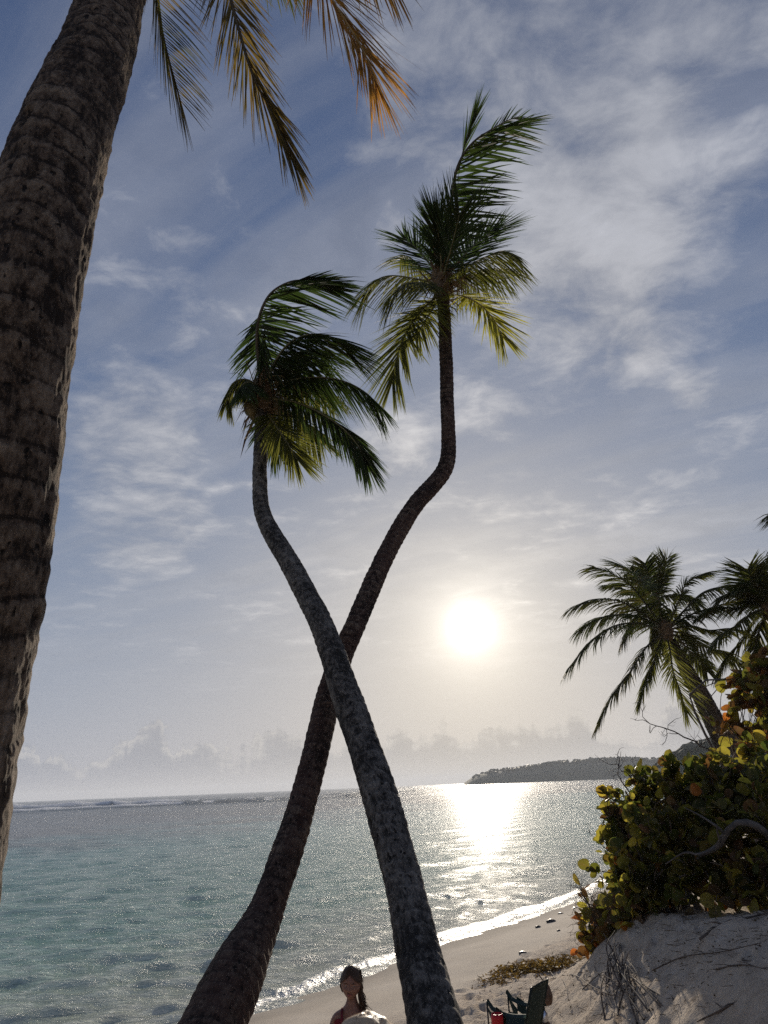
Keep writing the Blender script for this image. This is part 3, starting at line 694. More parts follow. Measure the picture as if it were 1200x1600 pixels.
FA = [  # (points, leaflet length, kwargs)
    ([(694, 432, 10.3), (702, 360, 10.3), (708, 290, 10.2), (722, 245, 10.1), (752, 212, 10.0), (800, 193, 9.9)], .80, dict(mt='palm_green', rib='rachis_dark', wind=(.06, 0, -.08), droop=.12, n=42, comb=(1, 0, -.28), cw=.92, rr=.034, gapp=.04, t0=.22, jit=.05, w=.050)),
    ([(716, 268, 10.2), (724, 235, 10.2), (733, 205, 10.2), (742, 180, 10.2)], .50, dict(side=(1, 1), n=16, ang=(14, 6), droop=.0, wind=(.02, 0, .1), rib='rachis_dark', rr=.010, vee=.0, t0=.3)),
    ([(752, 212, 10.0), (775, 198, 9.95), (800, 186, 9.9), (822, 190, 9.9)], .22, dict(n=14, comb=(.6, 0, .6), cw=.8, droop=.9, wind=(.3, 0, 0), rib='rachis_dark', rr=.008, t0=.2)),
    ([(690, 430, 10.3), (686, 385, 10.6), (681, 350, 11.0), (678, 335, 11.3)], .68, dict(mt='palm_green', droop=.05, wind=(.02, 0, .1), n=54, ang=(46, 4), nrm=(0, -1, .2), w=.034, vee=.0)),
    ([(690, 430, 10.2), (688, 390, 10.1), (684, 358, 10.0), (682, 342, 9.9)], .54, dict(mt='palm_green', droop=.1, wind=(.02, 0, .1), n=44, ang=(50, 4), nrm=(0, -1, .2), w=.034, vee=.0)),
    ([(693, 432, 10.2), (704, 392, 9.9), (712, 360, 9.7), (718, 335, 9.6)], .66, dict(mt='palm_green', droop=.25, wind=(.15, 0, -.1), n=46, nrm=(0, -1, .2), ang=(62, 20), vee=.0)),
    ([(688, 435, 10.3), (668, 408, 10.5), (648, 386, 10.7), (630, 372, 10.9)], .60, dict(mt='palm_green', droop=.18, wind=(.0, 0, .0), n=56, ang=(60, 14), nrm=(0, -1, .3), vee=.0)),
    ([(686, 438, 10.3), (660, 420, 10.7), (640, 402, 11.0), (626, 398, 11.3)], .50, dict(mt='palm_olive', droop=.9, wind=(.0, 0, .0), n=44, comb=(-.3, 0, -1), cw=.6)),
    ([(684, 445, 10.2), (650, 436, 10.0), (610, 431, 9.9), (585, 440, 9.9), (568, 462, 10.0)], .66, dict(mt='palm_olive', droop=.9, wind=(-.05, 0, 0), n=72, comb=(-.25, 0, -1), cw=.6, nrm=(-.2, -.4, 1))),
    ([(684, 448, 10.2), (655, 442, 9.6), (628, 446, 9.3), (606, 470, 9.2)], .56, dict(mt='palm_olive', droop=1.1, wind=(.0, 0, 0), n=60, comb=(0, 0, -1), cw=.6)),
    ([(684, 462, 10.2), (658, 486, 9.7), (634, 522, 9.4), (619, 562, 9.3), (613, 598, 9.3)], .66, dict(mt='palm_olive', droop=.08, wind=(.0, 0, -.06), n=88, ang=(60, 20), nrm=(-.45, -.75, .3), rib='rachis', vee=.0, w=.034)),
    ([(686, 462, 10.2), (675, 485, 9.8), (662, 505, 9.5), (650, 530, 9.3)], .5, dict(mt='palm_olive', droop=.3, wind=(.0, 0, 0), n=56, ang=(65, 20), nrm=(.2, -.8, .3), vee=.0)),
    ([(699, 460, 10.2), (725, 464, 9.9), (752, 478, 9.7), (773, 502, 9.6), (786, 528, 9.6)], .56, dict(mt='palm_yellow', droop=.14, wind=(.0, 0, -.05), n=84, ang=(64, 24), nrm=(.25, -.8, .4), rib='stalk', vee=.0, w=.032)),
    ([(697, 438, 10.3), (728, 418, 10.0), (762, 400, 9.8), (785, 392, 9.7), (800, 398, 9.6)], .66, dict(mt='palm_olive', droop=.8, wind=(.15, 0, 0), n=84, comb=(.15, 0, -1), cw=.62)),
    ([(697, 435, 10.3), (722, 402, 10.5), (750, 376, 10.7), (778, 355, 10.8)], .66, dict(mt='palm_green', droop=.12, wind=(.1, 0, 0), n=78, nrm=(-.2, -.9, .3), ang=(58, 16), vee=.0)),
    ([(697, 437, 10.3), (730, 430, 10.8), (762, 420, 11.3), (790, 425, 11.6)], .62, dict(mt='palm_olive', droop=.8, wind=(.1, 0, 0), n=66, comb=(.5, 0, -.8), cw=.6)),
]
for i, (pp, L_, kw) in enumerate(FA): frond(tA, oA, pxf(pp), L_, seed=100 + i, **kw)

# ---- grey trunk leaning from lower right up to the left crown
rowsB = [(679, 1600, 3.15, 43), (659, 1512, 3.5, 36.5), (640.5, 1425, 3.85, 31.5), (620, 1337, 4.2, 29.5), (596, 1250, 4.6, 28), (567, 1162, 5.05, 25.5), (537, 1075, 5.5, 22.5), (507, 987, 6.0, 18.8),
         (478, 927, 6.5, 17.2), (448, 872, 7.0, 15.6), (424, 832, 7.4, 14.2), (409, 797, 7.7, 12.6), (406, 750, 8.0, 11.3), (407, 700, 8.25, 10.6), (409, 655, 8.5, 10.2), (412, 618, 8.65, 11)]
oB = root(rowsB, ''); tB = empty('palm_tree', oB, 'grey-trunked palm crossing in front of the brown one, crown blown to the right', 'palm tree')
me, axB, _ = trunk_mesh('trunk', rowsB, M['bark_grey'], 84, 0.009, 0.09, 0.004, 0.008, 1.18, 8.0, oB); link('trunk', me, tB)
cB = P(411, 622, 8.65); crown_fibre(tB, oB, cB, .15, .27, 9, 110, 'husk', 5, (.7, 0, 0)); nuts(tB, oB, cB + np.array([0, 0, -.1]), 4, .17, 3)
gB = Geo(); gB.tube([P(411, 615, 8.65), P(413, 585, 8.7), P(415, 560, 8.75)], [.12, .08, .02], 10); link('spear_leaf', gB.mesh('spear_leaf', [M['husk']], True, oB), tB)
FB = [
    ([(412, 600, 8.65), (402, 548, 8.65), (404, 500, 8.6), (422, 460, 8.6), (455, 440, 8.6), (490, 440, 8.6), (515, 452, 8.6)], .76, dict(w=.042, jit=.06, n=44, droop=.20, wind=(.22, 0, -.10), comb=(1, 0, -.50), cw=.90, rib='rachis_dark', rr=.026, t0=.30, gapp=.05)),
    ([(455, 441, 8.6), (478, 438, 8.6), (500, 442, 8.6), (520, 453, 8.6)], .36, dict(n=44, droop=.25, wind=(.2, 0, -.10), comb=(1, 0, -.20), cw=.8, rib='rachis_dark', rr=.008)),
    ([(411, 602, 8.7), (402, 560, 8.8), (402, 525, 8.9), (408, 492, 9.0)], .46, dict(n=52, droop=.5, wind=(-.05, 0, -.3), comb=(-.22, 0, -1), cw=.92, rib='rachis_dark')),
    ([(411, 602, 8.7), (408, 565, 8.7), (410, 535, 8.7), (414, 510, 8.7)], .55, dict(n=40, droop=.3, wind=(.1, 0, -.3), comb=(.55, 0, -.8), cw=.85, rib='rachis_dark')),
    ([(416, 602, 8.65), (430, 565, 8.5), (455, 534, 8.4), (490, 522, 8.3), (522, 530, 8.2), (540, 548, 8.2)], .74, dict(n=96, droop=.30, wind=(.22, 0, -.05), comb=(.75, 0, -.72), cw=.82)),
    ([(418, 606, 8.65), (440, 572, 8.8), (468, 550, 9.0), (500, 545, 9.2)], .70, dict(n=84, droop=.4, wind=(.2, 0, 0), comb=(.6, 0, -.9), cw=.75, mt='palm_green')),
    ([(418, 610, 8.65), (455, 594, 8.5), (500, 590, 8.4), (540, 597, 8.3), (572, 614, 8.2), (594, 636, 8.2)], .56, dict(n=104, droop=.5, wind=(.12, 0, -.1), comb=(.18, 0, -1), cw=.74, mt='palm_green')),
    ([(420, 616, 8.65), (450, 604, 9.0), (485, 602, 9.3), (520, 615, 9.6)], .55, dict(n=76, droop=.6, wind=(.1, 0, 0), comb=(.1, 0, -1), cw=.7, mt='palm_olive')),
    ([(420, 622, 8.6), (460, 628, 8.4), (500, 645, 8.25), (536, 670, 8.1), (560, 698, 8.0), (572, 724, 8.0)], .54, dict(n=112, droop=.4, wind=(.08, 0, -.1), ang=(58, 14), comb=(.22, 0, -1), cw=.50, nrm=(.1, -.8, .6), mt='palm_green', vee=.0)),
    ([(418, 628, 8.6), (440, 640, 8.9), (472, 658, 9.1), (500, 684, 9.3)], .55, dict(n=76, droop=.5, wind=(.1, 0, 0), comb=(.1, 0, -1), cw=.6, mt='palm_olive')),
    ([(414, 640, 8.6), (427, 660, 8.3), (445, 686, 8.1), (464, 718, 8.0)], .46, dict(n=78, droop=.15, wind=(.05, 0, -.1), ang=(58, 14), nrm=(.2, -.9, .3), mt='palm_olive', vee=.0)),
    ([(413, 640, 8.7), (418, 662, 8.8), (426, 684, 8.9), (434, 706, 9.0)], .40, dict(n=54, droop=.3, wind=(.05, 0, -.1), ang=(60, 14), nrm=(.0, -.9, .3), mt='palm_green', vee=.0)),
    ([(405, 608, 8.65), (390, 595, 8.55), (372, 594, 8.5), (359, 606, 8.45), (354, 628, 8.4)], .36, dict(n=66, droop=.7, wind=(.05, 0, -.1), comb=(.12, 0, -1), cw=.75, mt='palm_olive', rr=.013)),
    ([(405, 612, 8.65), (395, 600, 8.3), (384, 598, 8.0), (374, 606, 7.7)], .36, dict(n=50, droop=.8, wind=(.1, 0, 0), comb=(.2, 0, -1), cw=.75, mt='palm_green')),
]
for i, (pp, L_, kw) in enumerate(FB): frond(tB, oB, pxf(pp), L_, seed=200 + i, **kw)

# ---- the near palm whose trunk fills the left edge; its crown hangs above the frame
rowsL = [(-96, 1372, 2.15, 96), (-84, 1287, 2.17, 95.5), (-73, 1175, 2.18, 95), (-47, 1034, 2.2, 93), (-24, 921, 2.22, 91), (-10, 837, 2.24, 88.5), (8, 725, 2.28, 86.5), (22, 600, 2.34, 84), (38, 500, 2.4, 82), (57, 406, 2.5, 78),
         (81, 281, 2.7, 73), (109, 187, 2.9, 65), (145, 100, 3.2, 57), (176, 0, 3.6, 47.5), (212, -110, 4.1, 38), (250, -205, 4.6, 31), (278, -262, 4.9, 27), (292, -290, 5.05, 25)]
rowsL = [(a_ - 2.5, b_, d_, w_ - 2.5) if 300 < b_ else (a_, b_, d_, w_ - 1) for a_, b_, d_, w_ in rowsL]
oL = root(rowsL, ''); tL = empty('palm_tree', oL, 'thick rough-barked palm trunk rising up the left edge close to the camera', 'palm tree')
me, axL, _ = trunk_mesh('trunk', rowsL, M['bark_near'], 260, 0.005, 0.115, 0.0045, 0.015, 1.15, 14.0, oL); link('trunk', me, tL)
cL = P(296, -296, 5.1); crown_fibre(tL, oL, cL, .2, .34, 19, 120, 'husk', 4, (.3, 0, 0))
FL = [
    ([(296, -296, 5.1), (262, -230, 5.0), (243, -120, 4.95), (246, -20, 4.9), (256, 60, 4.9), (283, 160, 4.9)], .56, dict(n=80, mt='palm_dry', rib='rachis_dark', droop=.25, wind=(.02, 0, -.1), comb=(.50, 0, -1), cw=.95, jit=.03, w=.010, rr=.014, vee=.0)),
    ([(298, -292, 5.1), (318, -190, 4.9), (340, -90, 4.8), (366, 20, 4.75), (396, 120, 4.7), (425, 175, 4.7), (462, 262, 4.7)], .44, dict(n=110, mt='palm_dry', rib='rachis_dark', droop=.35, wind=(.06, 0, -.1), ang=(52, 3), w=.015, nrm=(-.2, -.8, .5), rr=.018, vee=.05, gapp=.02)),
    ([(300, -296, 5.1), (370, -230, 4.9), (440, -130, 4.8), (500, -30, 4.7), (550, 50, 4.7), (575, 95, 4.65), (588, 135, 4.65)], .54, dict(n=120, mt='palm_orange', rib='stalk', droop=.35, wind=(.02, 0, -.1), ang=(60, 14), w=.017, nrm=(0, -.75, .7), rr=.020, vee=.0, gapp=.02)),
    ([(300, -300, 5.1), (400, -280, 5.2), (500, -200, 5.3), (560, -110, 5.3), (600, -60, 5.3)], .58, dict(n=80, mt='palm_orange', droop=.7, wind=(.1, 0, 0))),
    ([(300, -292, 5.1), (350, -200, 5.4), (400, -110, 5.7), (445, -50, 5.9)], .5, dict(n=70, mt='palm_olive', droop=.8, wind=(.1, 0, 0))),
    ([(294, -292, 5.1), (240, -300, 5.4), (160, -270, 5.8), (90, -190, 6.1)], .6, dict(n=70, mt='palm_green', droop=.8)),
    ([(296, -300, 5.1), (300, -420, 5.2), (330, -540, 5.0), (380, -600, 4.8)], .6, dict(n=70, mt='palm_green', droop=.5)),
    ([(296, -300, 5.1), (230, -400, 4.9), (150, -480, 4.7), (80, -500, 4.5)], .6, dict(n=70, mt='palm_green', droop=.7)),
    ([(298, -298, 5.1), (400, -400, 4.8), (520, -450, 4.6), (640, -420, 4.4)], .6, dict(n=70, mt='palm_olive', droop=.7)),
    ([(296, -296, 5.1), (280, -340, 6.2), (270, -330, 7.0), (262, -280, 7.6)], .6, dict(n=70, mt='palm_green', droop=.8)),
]
for i, (pp, L_, kw) in enumerate(FL): frond(tL, oL, pxf(pp), L_, seed=300 + i, **kw)

# ---- wind-bent palms beyond the bush on the right
def far_palm(rows, crown, ends, label, seed, L_=.62, mts=('palm_far',), fib=.22, group=None):
    o_ = root(rows, ''); t_ = empty('palm_tree', o_, label, 'palm tree', group)
    me, _, _ = trunk_mesh('trunk', rows, M['bark_far'], 24, 0.05, 0.12, 0.02, 0.02, 1.2, seed, o_); link('trunk', me, t_)
    c_ = P(*crown); crown_fibre(t_, o_, c_, fib, fib * 1.7, seed, 50, 'husk', 2)
    for i, e in enumerate(ends):
        k = dict(e[3]) if len(e) > 3 else {}
        (mx_, my_), (ex, ey), dz_ = e[0], e[1], e[2]
        q1 = ((crown[0] + mx_) / 2 + (mx_ - crown[0]) * .06, (crown[1] + my_) / 2 - 8 * abs(mx_ - crown[0]) / 80, crown[2] + dz_ * .25)
        pts = [P(*crown), P(*q1), P(mx_, my_, crown[2] + dz_ * .55), P((mx_ + ex) / 2 + (ex - mx_) * .04, (my_ + ey) / 2 - 6 * abs(ex - mx_) / 60, crown[2] + dz_ * .8), P(ex, ey, crown[2] + dz_)]
        kk = dict(n=78, w=.070, droop=1.0, comb=(0, 0, -1), cw=.35, wind=(.18, 0, 0), mt=mts[i % len(mts)], rib='rachis_dark', rr=.035, segs=3, ang=(62, 20), gapp=.05); kk.update(k)
        frond(t_, o_, pts, L_ * 1.28 * (1.0 + .15 * math.sin(i * 2.1)), seed=seed * 50 + i, **kk)
    return t_
far_palm([(1162, 1190, 23.5, 10.5), (1130, 1140, 23.3, 9.6), (1097, 1080, 23.1, 8.6), (1068, 1035, 23, 7.8), (1048, 1000, 23, 7.4)], (1040, 985, 23),
    [((962, 938), (892, 950), -.5), ((955, 980), (888, 1045), -1), ((985, 1050), (932, 1136), -1.5, dict(mt='palm_far')), ((985, 915), (926, 886), 0, dict(droop=.8)), ((1000, 905), (962, 879), 1.5, dict(droop=.6)),
     ((1072, 912), (1108, 894), 0, dict(side=(.8, 1))), ((1100, 925), (1162, 920), .5), ((1104, 952), (1176, 945), -.5), ((1108, 985), (1172, 992), -1), ((1100, 1010), (1155, 1040), 0, dict(mt='palm_olive')),
     ((1052, 1050), (1072, 1112), -2.0, dict(mt='palm_olive', droop=.2, cw=0, ang=(50, 16), w=.055, nrm=(.2, -.9, .3))), ((1020, 1040), (1000, 1096), -1, dict(droop=.6)), ((1075, 1015), (1105, 1050), 1, dict(mt='palm_olive')), ((975, 960), (905, 985), 1.5)],
    'leaning palm with the full ragged crown beyond the bush', 31, .64, ('palm_far', 'palm_far', 'palm_olive'))
far_palm([(1128, 1178, 27, 7), (1108, 1132, 27, 6.6), (1088, 1090, 27, 6), (1066, 1045, 27, 5.6), (1040, 985, 27, 5), (1024, 945, 27, 4.5)], (1022, 938, 27),
    [((1015, 905), (1008, 880), 0, dict(droop=.5)), ((1036, 900), (1042, 873), 0, dict(droop=.5)), ((985, 925), (948, 915), 1), ((1060, 930), (1090, 945), 0), ((1000, 960), (975, 1000), -1), ((1050, 960), (1075, 1000), -1), ((985, 945), (945, 968), 0), ((1030, 965), (1032, 1010), 0), ((1004, 915), (985, 888), -1, dict(droop=.6))],
    'slimmer palm with a thin trunk just behind the full-crowned palm', 33, .6, ('palm_far',))
far_palm([(1262, 1230, 21, 12), (1240, 1130, 21, 11.5), (1215, 1030, 21, 11), (1203, 965, 21, 10)], (1200, 950, 21),
    [((1165, 925), (1128, 932), 0), ((1178, 912), (1168, 890), 0, dict(droop=.5)), ((1155, 975), (1112, 1010), -1, dict(mt='palm_olive')), ((1160, 1000), (1122, 1052), 0, dict(mt='palm_olive')), ((1180, 1010), (1172, 1070), -1, dict(mt='palm_olive')),
     ((1150, 950), (1095, 960), .5), ((1205, 905), (1212, 880), 0, dict(droop=.5)), ((1240, 920), (1280, 905), 0), ((1250, 960), (1310, 990), 0), ((1230, 1000), (1255, 1060), 0), ((1190, 925), (1190, 895), 1, dict(droop=.4))],
    'palm cut by the right edge, only the left half of its crown showing', 37, .62, ('palm_far',))
far_palm([(1352, 1200, 17, 16), (1327, 1050, 17, 15), (1307, 920, 17, 13), (1294, 825, 17, 12)], (1292, 812, 17),
    [((1250, 800), (1216, 800), 0), ((1248, 820), (1213, 850), 0), ((1262, 770), (1227, 740), 1), ((1322, 770), (1372, 750), 0), ((1332, 815), (1392, 850), 0), ((1297, 860), (1312, 920), 0), ((1292, 765), (1302, 720), 0), ((1262, 850), (1244, 905), 0)],
    'palm almost out of frame on the right, only its highest leaf tips showing', 41, .6, ('palm_far',))
# ------------------------------------------------------------------ sea-grape shrubs
SG = {
 'green':  leaf_mat('seagrape_green', [(.038, .052, .016), (.06, .072, .02), (.095, .09, .03), (.05, .062, .02)], [(.09, .125, .02), (.18, .20, .03), (.34, .30, .04), (.12, .15, .022)], .5, .45, .2, True),
 'olive':  leaf_mat('seagrape_olive', [(.10, .10, .025), (.15, .13, .035), (.12, .085, .03)], [(.34, .32, .04), (.55, .48, .06), (.38, .26, .04)], .5, .45, .2, True),
 'yellow': leaf_mat('seagrape_yellow', [(.22, .20, .04), (.30, .24, .05)], [(.55, .50, .06), (.70, .50, .06)], .5, .45, .2, True),
 'orange': leaf_mat('seagrape_orange', [(.28, .10, .03), (.34, .14, .04)], [(.75, .22, .04), (.80, .32, .05)], .5, .45, .2, True),
 'brown':  leaf_mat('seagrape_brown', [(.09, .05, .03), (.14, .08, .045), (.06, .04, .025)], [(.20, .09, .03), (.30, .14, .04), (.12, .07, .02)], .35, .7, .2, True),
}
def leaf_shape(seed):
    """one round sea-grape blade, unit size, stalk at the origin, midrib along +Y"""
    r_ = random.Random(seed); n = 12; cup = r_.uniform(.05, .38); fold = r_.uniform(-.1, .35); wv = r_.uniform(.02, .05); curl = r_.uniform(-.3, .5)
    V = []; asp = r_.uniform(.95, 1.15)
    def zf(x, y): return fold * abs(x) + cup * (x * x) + curl * (y - .4) ** 2 + wv * math.sin(7 * x + 5 * y + seed)
    for t in (0.0, .33, .66, 1.0): V.append((0, t, zf(0, t)))
    for k in range(n):
        an = 2 * math.pi * (k + .5) / n; rr_ = .5 * (1 + .05 * math.sin(3 * an + seed))
        x = math.sin(an) * rr_ * asp; y = .5 - math.cos(an) * rr_
        if y < .06: y = .02
        V.append((x, y, zf(x, y)))
    mid_ = []
    for sx in (-1, 1):
        for y in (.30, .66): mid_.append(len(V)); V.append((sx * .26, y, zf(.26, y)))
    V = np.array(V); rim_ = list(range(4, 4 + n)); Rt = rim_[:n // 2]; Lt = rim_[n // 2:][::-1]     # right side goes 0..5 up, left likewise
    T = []
    for side, ring, m0 in ((1, Rt, mid_[2:]), (-1, Lt, mid_[:2])):
        a_, b_ = m0; s = [(0, ring[0], a_), (ring[0], ring[1], a_), (ring[1], ring[2], a_), (0, a_, 1), (1, a_, b_), (a_, ring[2], b_), (ring[2], ring[3], b_), (1, b_, 2), (ring[3], ring[4], b_), (2, b_, ring[4]), (2, ring[4], ring[5]), (2, ring[5], 3)]
        T += [t if side > 0 else t[::-1] for t in s]
    return V, np.array(T)
SHAPES = [leaf_shape(i) for i in range(6)]
LEAFME = {}
for k_, mt_ in SG.items():
    for i, (V, T) in enumerate(SHAPES):
        LEAFME[k_, i] = mkmesh('leaf', V, [T], True, {'tone': np.full(len(V), i * .13)}, [mt_])
def basis(dr, nm):
    y = norm(dr); z = norm(nm - y * (nm @ y)); x = np.cross(y, z); return np.stack([x, y, z], 1)
def branch_curve(a, b, r_, bend=.2, n=7):
    a = np.asarray(a); b = np.asarray(b); L_ = np.linalg.norm(b - a)
    m1 = a + (b - a) * .35 + np.array([r_.gauss(0, bend), r_.gauss(0, bend), r_.gauss(0, bend) + .3 * bend]) * L_
    m2 = a + (b - a) * .7 + np.array([r_.gauss(0, bend), r_.gauss(0, bend), r_.gauss(0, bend) + .3 * bend]) * L_ * .8
    return catmull([a, m1, m2, b], n)
def shrub(label, bases, blobs, ntips, seed, size=.165, palette=None, per=(6, 10), bare=0.0, ctr=None, twig_len=.45, limit=300, extra=None, group=None):
    r_ = random.Random(seed); o_ = np.array([bases[0][0], bases[0][1], hgt(bases[0][0], bases[0][1])])
    t_ = empty('sea_grape_shrub', o_, label, 'shrub', group)
    hubs = []; nb_ = 0
    bl = [(P(*b[:3]), b[3], b[4] if len(b) > 4 else None) for b in blobs]
    # limbs from the ground into each clump
    for c_, rad, pal in bl:
        b0 = min(bases, key=lambda q: (q[0] - c_[0]) ** 2 + (q[1] - c_[1]) ** 2); a_ = np.array([b0[0] + r_.gauss(0, .08), b0[1] + r_.gauss(0, .08), hgt(b0[0], b0[1]) - .08])
        cv = branch_curve(a_, c_, r_, .14, 12); g = Geo(); g.tube(cv, np.linspace(.034, .012, 12) * r_.uniform(.7, 1.2), 7)
        link('branch', g.mesh('branch', [M['limb'] if r_.random() < .5 else M['twig']], True, o_), t_); hubs.append(cv)
    tw = Geo(); leaves = []
    wts = [q[1] ** 2 for q in bl]
    for k in range(ntips):
        j = r_.choices(range(len(bl)), wts)[0]; c_, rad, pal = bl[j]
        v = norm([r_.gauss(0, 1), r_.gauss(0, 1), r_.gauss(.15, 1)]); tip = c_ + v * rad * (r_.random() ** .45)
        tip[2] = max(tip[2], hgt(tip[0], tip[1]) + .06)
        h = hubs[j]; a_ = h[r_.randint(6, 11)]
        cv = branch_curve(a_, tip, r_, .13, 8); 
        tw.tube(cv, np.linspace(.008, .0035, 8), 4, 0, False)
        if r_.random() < bare:
            for q in range(4):
                b0 = cv[r_.randint(3, 7)]; d2 = norm([r_.gauss(0, 1), r_.gauss(0, 1), r_.gauss(.4, 1)]); tw.tube([b0, b0 + d2 * .1, b0 + d2 * .2 + (0, 0, .03)], [.003, .0025, .001], 3, 0, False)
            continue
        out_ = norm(tip - c_ + (0, 0, .25 * rad))
        for q in range(r_.randint(*per)):
            f = 1 - (q / 9.0) * r_.uniform(.3, 1.0) * twig_len / max(np.linalg.norm(tip - a_), .15); f = max(f, .15) * 7
            i = min(int(f), 6); p = cv[i] + (cv[i + 1] - cv[i]) * (f - i)
            dr = norm(np.array([r_.gauss(0, 1), r_.gauss(0, 1), r_.gauss(0, .6)]) + out_ * .9)
            nm = norm(np.array([r_.gauss(0, .7), r_.gauss(-.15, .7), r_.gauss(.45, .6)]) + out_ * .5)
            pal_ = pal or palette; kd = r_.choices([x[0] for x in pal_], [x[1] for x in pal_])[0]
            leaves.append((p + dr * .02, dr, nm, size * r_.uniform(.5, 1.25), kd, r_.randint(0, 5)))
    for e in (extra or []): leaves.append(e)
    for i in range(int(len(leaves) * .10)):      # petioles drawn for some, the rest are too short to see
        p, dr = leaves[i][0], leaves[i][1]; tw.tube([p - dr * .04, p], [.003, .002], 3, 0, False)
    link('twig', tw.mesh('twig', [M['twig']], True, o_), t_, kind='stuff')
    def score(l):
        q = l[0] - _c; dep = q @ _fw; u_ = FPX * (q @ _r) / dep + 600; v_ = 800 - FPX * (q @ _u) / dep
        return (l[3] / dep) * (1 if (0 < u_ < 1200 and 0 < v_ < 1600) else .1)
    leaves.sort(key=score, reverse=True)
    for (p, dr, nm, sz, kd, sh) in leaves[:limit]:
        o = bpy.data.objects.new('leaf', LEAFME[kd, sh]); COL.objects.link(o); o.parent = t_
        B_ = basis(dr, nm) * sz; q = p - o_
        o.matrix_basis = Matrix(((B_[0][0], B_[0][1], B_[0][2], q[0]), (B_[1][0], B_[1][1], B_[1][2], q[1]), (B_[2][0], B_[2][1], B_[2][2], q[2]), (0, 0, 0, 1)))
    rest = leaves[limit:]
    if rest:
        kinds = sorted(set(l[4] for l in rest)); V = []; T = []; mi = []; tn = []; n_ = 0
        for (p, dr, nm, sz, kd, sh) in rest:
            v, t = SHAPES[sh]; B_ = basis(dr, nm); V.append(v @ B_.T * sz + p - o_); T.append(t + n_); n_ += len(v)
            mi += [kinds.index(kd)] * len(t); tn.append(np.full(len(v), r_.random()))
        me = mkmesh('foliage', np.vstack(V), [np.vstack(T)], True, {'tone': np.concatenate(tn)}, [SG[k] for k in kinds], mi)
        link('foliage', me, t_, kind='stuff')
    return t_, o_
def gp(px, py, dep): 
    q = P(px, py, dep); return (q[0], q[1])
GRN = [('green', 11), ('olive', 3.5), ('yellow', .8), ('orange', .15), ('brown', 2.2)]
MIX = [('green', 5), ('olive', 4), ('yellow', 1.2), ('orange', .3), ('brown', 3)]
BRN = [('brown', 6), ('olive', 4), ('green', 2), ('orange', .5), ('yellow', .4)]
ORG = [('olive', 4), ('brown', 4), ('green', 2.5), ('yellow', 2.2), ('orange', 1.4)]
t1, o1 = shrub('big sea-grape shrub with round green leaves on top of the sand bank', [gp(1110, 1440, 6.7), gp(1190, 1430, 6.5), gp(1060, 1430, 7.1), gp(1010, 1430, 7.6), gp(1250, 1400, 6.6)],
    [(985, 1262, 8.0, .36), (962, 1290, 8.2, .26), (968, 1342, 7.9, .36), (1010, 1240, 7.9, .32), (1065, 1240, 7.6, .35), (1130, 1232, 7.3, .38), (1190, 1222, 7.0, .40), (1050, 1300, 7.1, .45),
     (1130, 1290, 6.9, .46), (1195, 1300, 6.5, .45), (1010, 1370, 7.2, .38), (1085, 1365, 6.7, .36), (1150, 1370, 6.4, .36, MIX), (1200, 1390, 6.2, .34, MIX), (965, 1395, 7.6, .26, MIX), (1240, 1230, 6.8, .5), (1260, 1350, 6.3, .45),
     (1048, 1203, 7.8, .15), (1105, 1200, 7.7, .18), (1185, 1180, 7.5, .22, MIX), (1090, 1260, 7.6, .4), (1025, 1320, 7.8, .4)], 580, 3, .114, GRN, (6, 10), .05)
t2, o2 = shrub('low sea-grape clump with orange leaves and dry twigs at the foot of the bank', [gp(965, 1500, 7.6), gp(930, 1490, 8.0), gp(1000, 1490, 7.2)],
    [(935, 1452, 7.9, .24, ORG), (925, 1485, 7.8, .18, ORG), (965, 1465, 7.6, .28, ORG), (1000, 1448, 7.3, .28, ORG), (945, 1418, 8.0, .22, BRN), (975, 1425, 7.8, .26, MIX), (1035, 1462, 7.0, .20, ORG), (912, 1400, 8.2, .14, BRN), (1000, 1480, 7.2, .16, ORG)], 105, 5, .135, ORG, (4, 7), .35)
t3, o3 = shrub('tall thin sea-grape shrub with brownish leaves behind, at the right edge of the photo', [gp(1190, 1290, 9.5), gp(1240, 1280, 9.3)],
    [(1180, 1075, 9.2, .36), (1150, 1100, 9.5, .26), (1198, 1040, 9.2, .28), (1165, 1140, 9.3, .36), (1205, 1110, 9.0, .42), (1135, 1130, 9.4, .22), (1230, 1060, 9.0, .5), (1150, 1060, 9.4, .14)], 110, 8, .15, BRN, (4, 7), .15)
# bare twigs reaching out over the shrub towards the sea
def bare_twig(pts, rad, kids, seed, parent, o_):
    r_ = random.Random(seed); g = Geo(); c_ = catmull([P(*q) for q in pts], 18); c_ += np.array([[r_.gauss(0, .006) for _ in range(3)] for _ in range(18)])
    g.tube(c_, np.linspace(rad, rad * .25, 18), 6, 0, False)
    for k in range(kids):
        b0 = c_[r_.randint(4, 17)]; d_ = norm([r_.gauss(-.3, .7), r_.gauss(0, .5), r_.gauss(.4, .7)]); e = [b0]
        for j in range(5):
            e.append(e[-1] + d_ * r_.uniform(.03, .07)); d_ = norm(d_ + np.array([r_.gauss(0, .7), r_.gauss(0, .5), r_.gauss(.1, .7)]))
        g.tube(e, np.linspace(rad * .4, .0015, 6), 4, 0, False)
        for q in range(2):
            d2 = norm([r_.gauss(0, 1), r_.gauss(0, 1), r_.gauss(.2, 1)]); b1 = e[r_.randint(1, 4)]; g.tube([b1, b1 + d2 * .05, b1 + d2 * .08 + (0, 0, .02)], [.002, .0018, .001], 3, 0, False)
    link('bare_twig', g.mesh('bare_twig', [M['twig']], True, o_), parent)
bare_twig([(1130, 1180, 7.6), (1085, 1160, 7.7), (1050, 1142, 7.8), (1012, 1128, 7.9), (1000, 1104, 7.9)], .011, 9, 1, t1, o1)
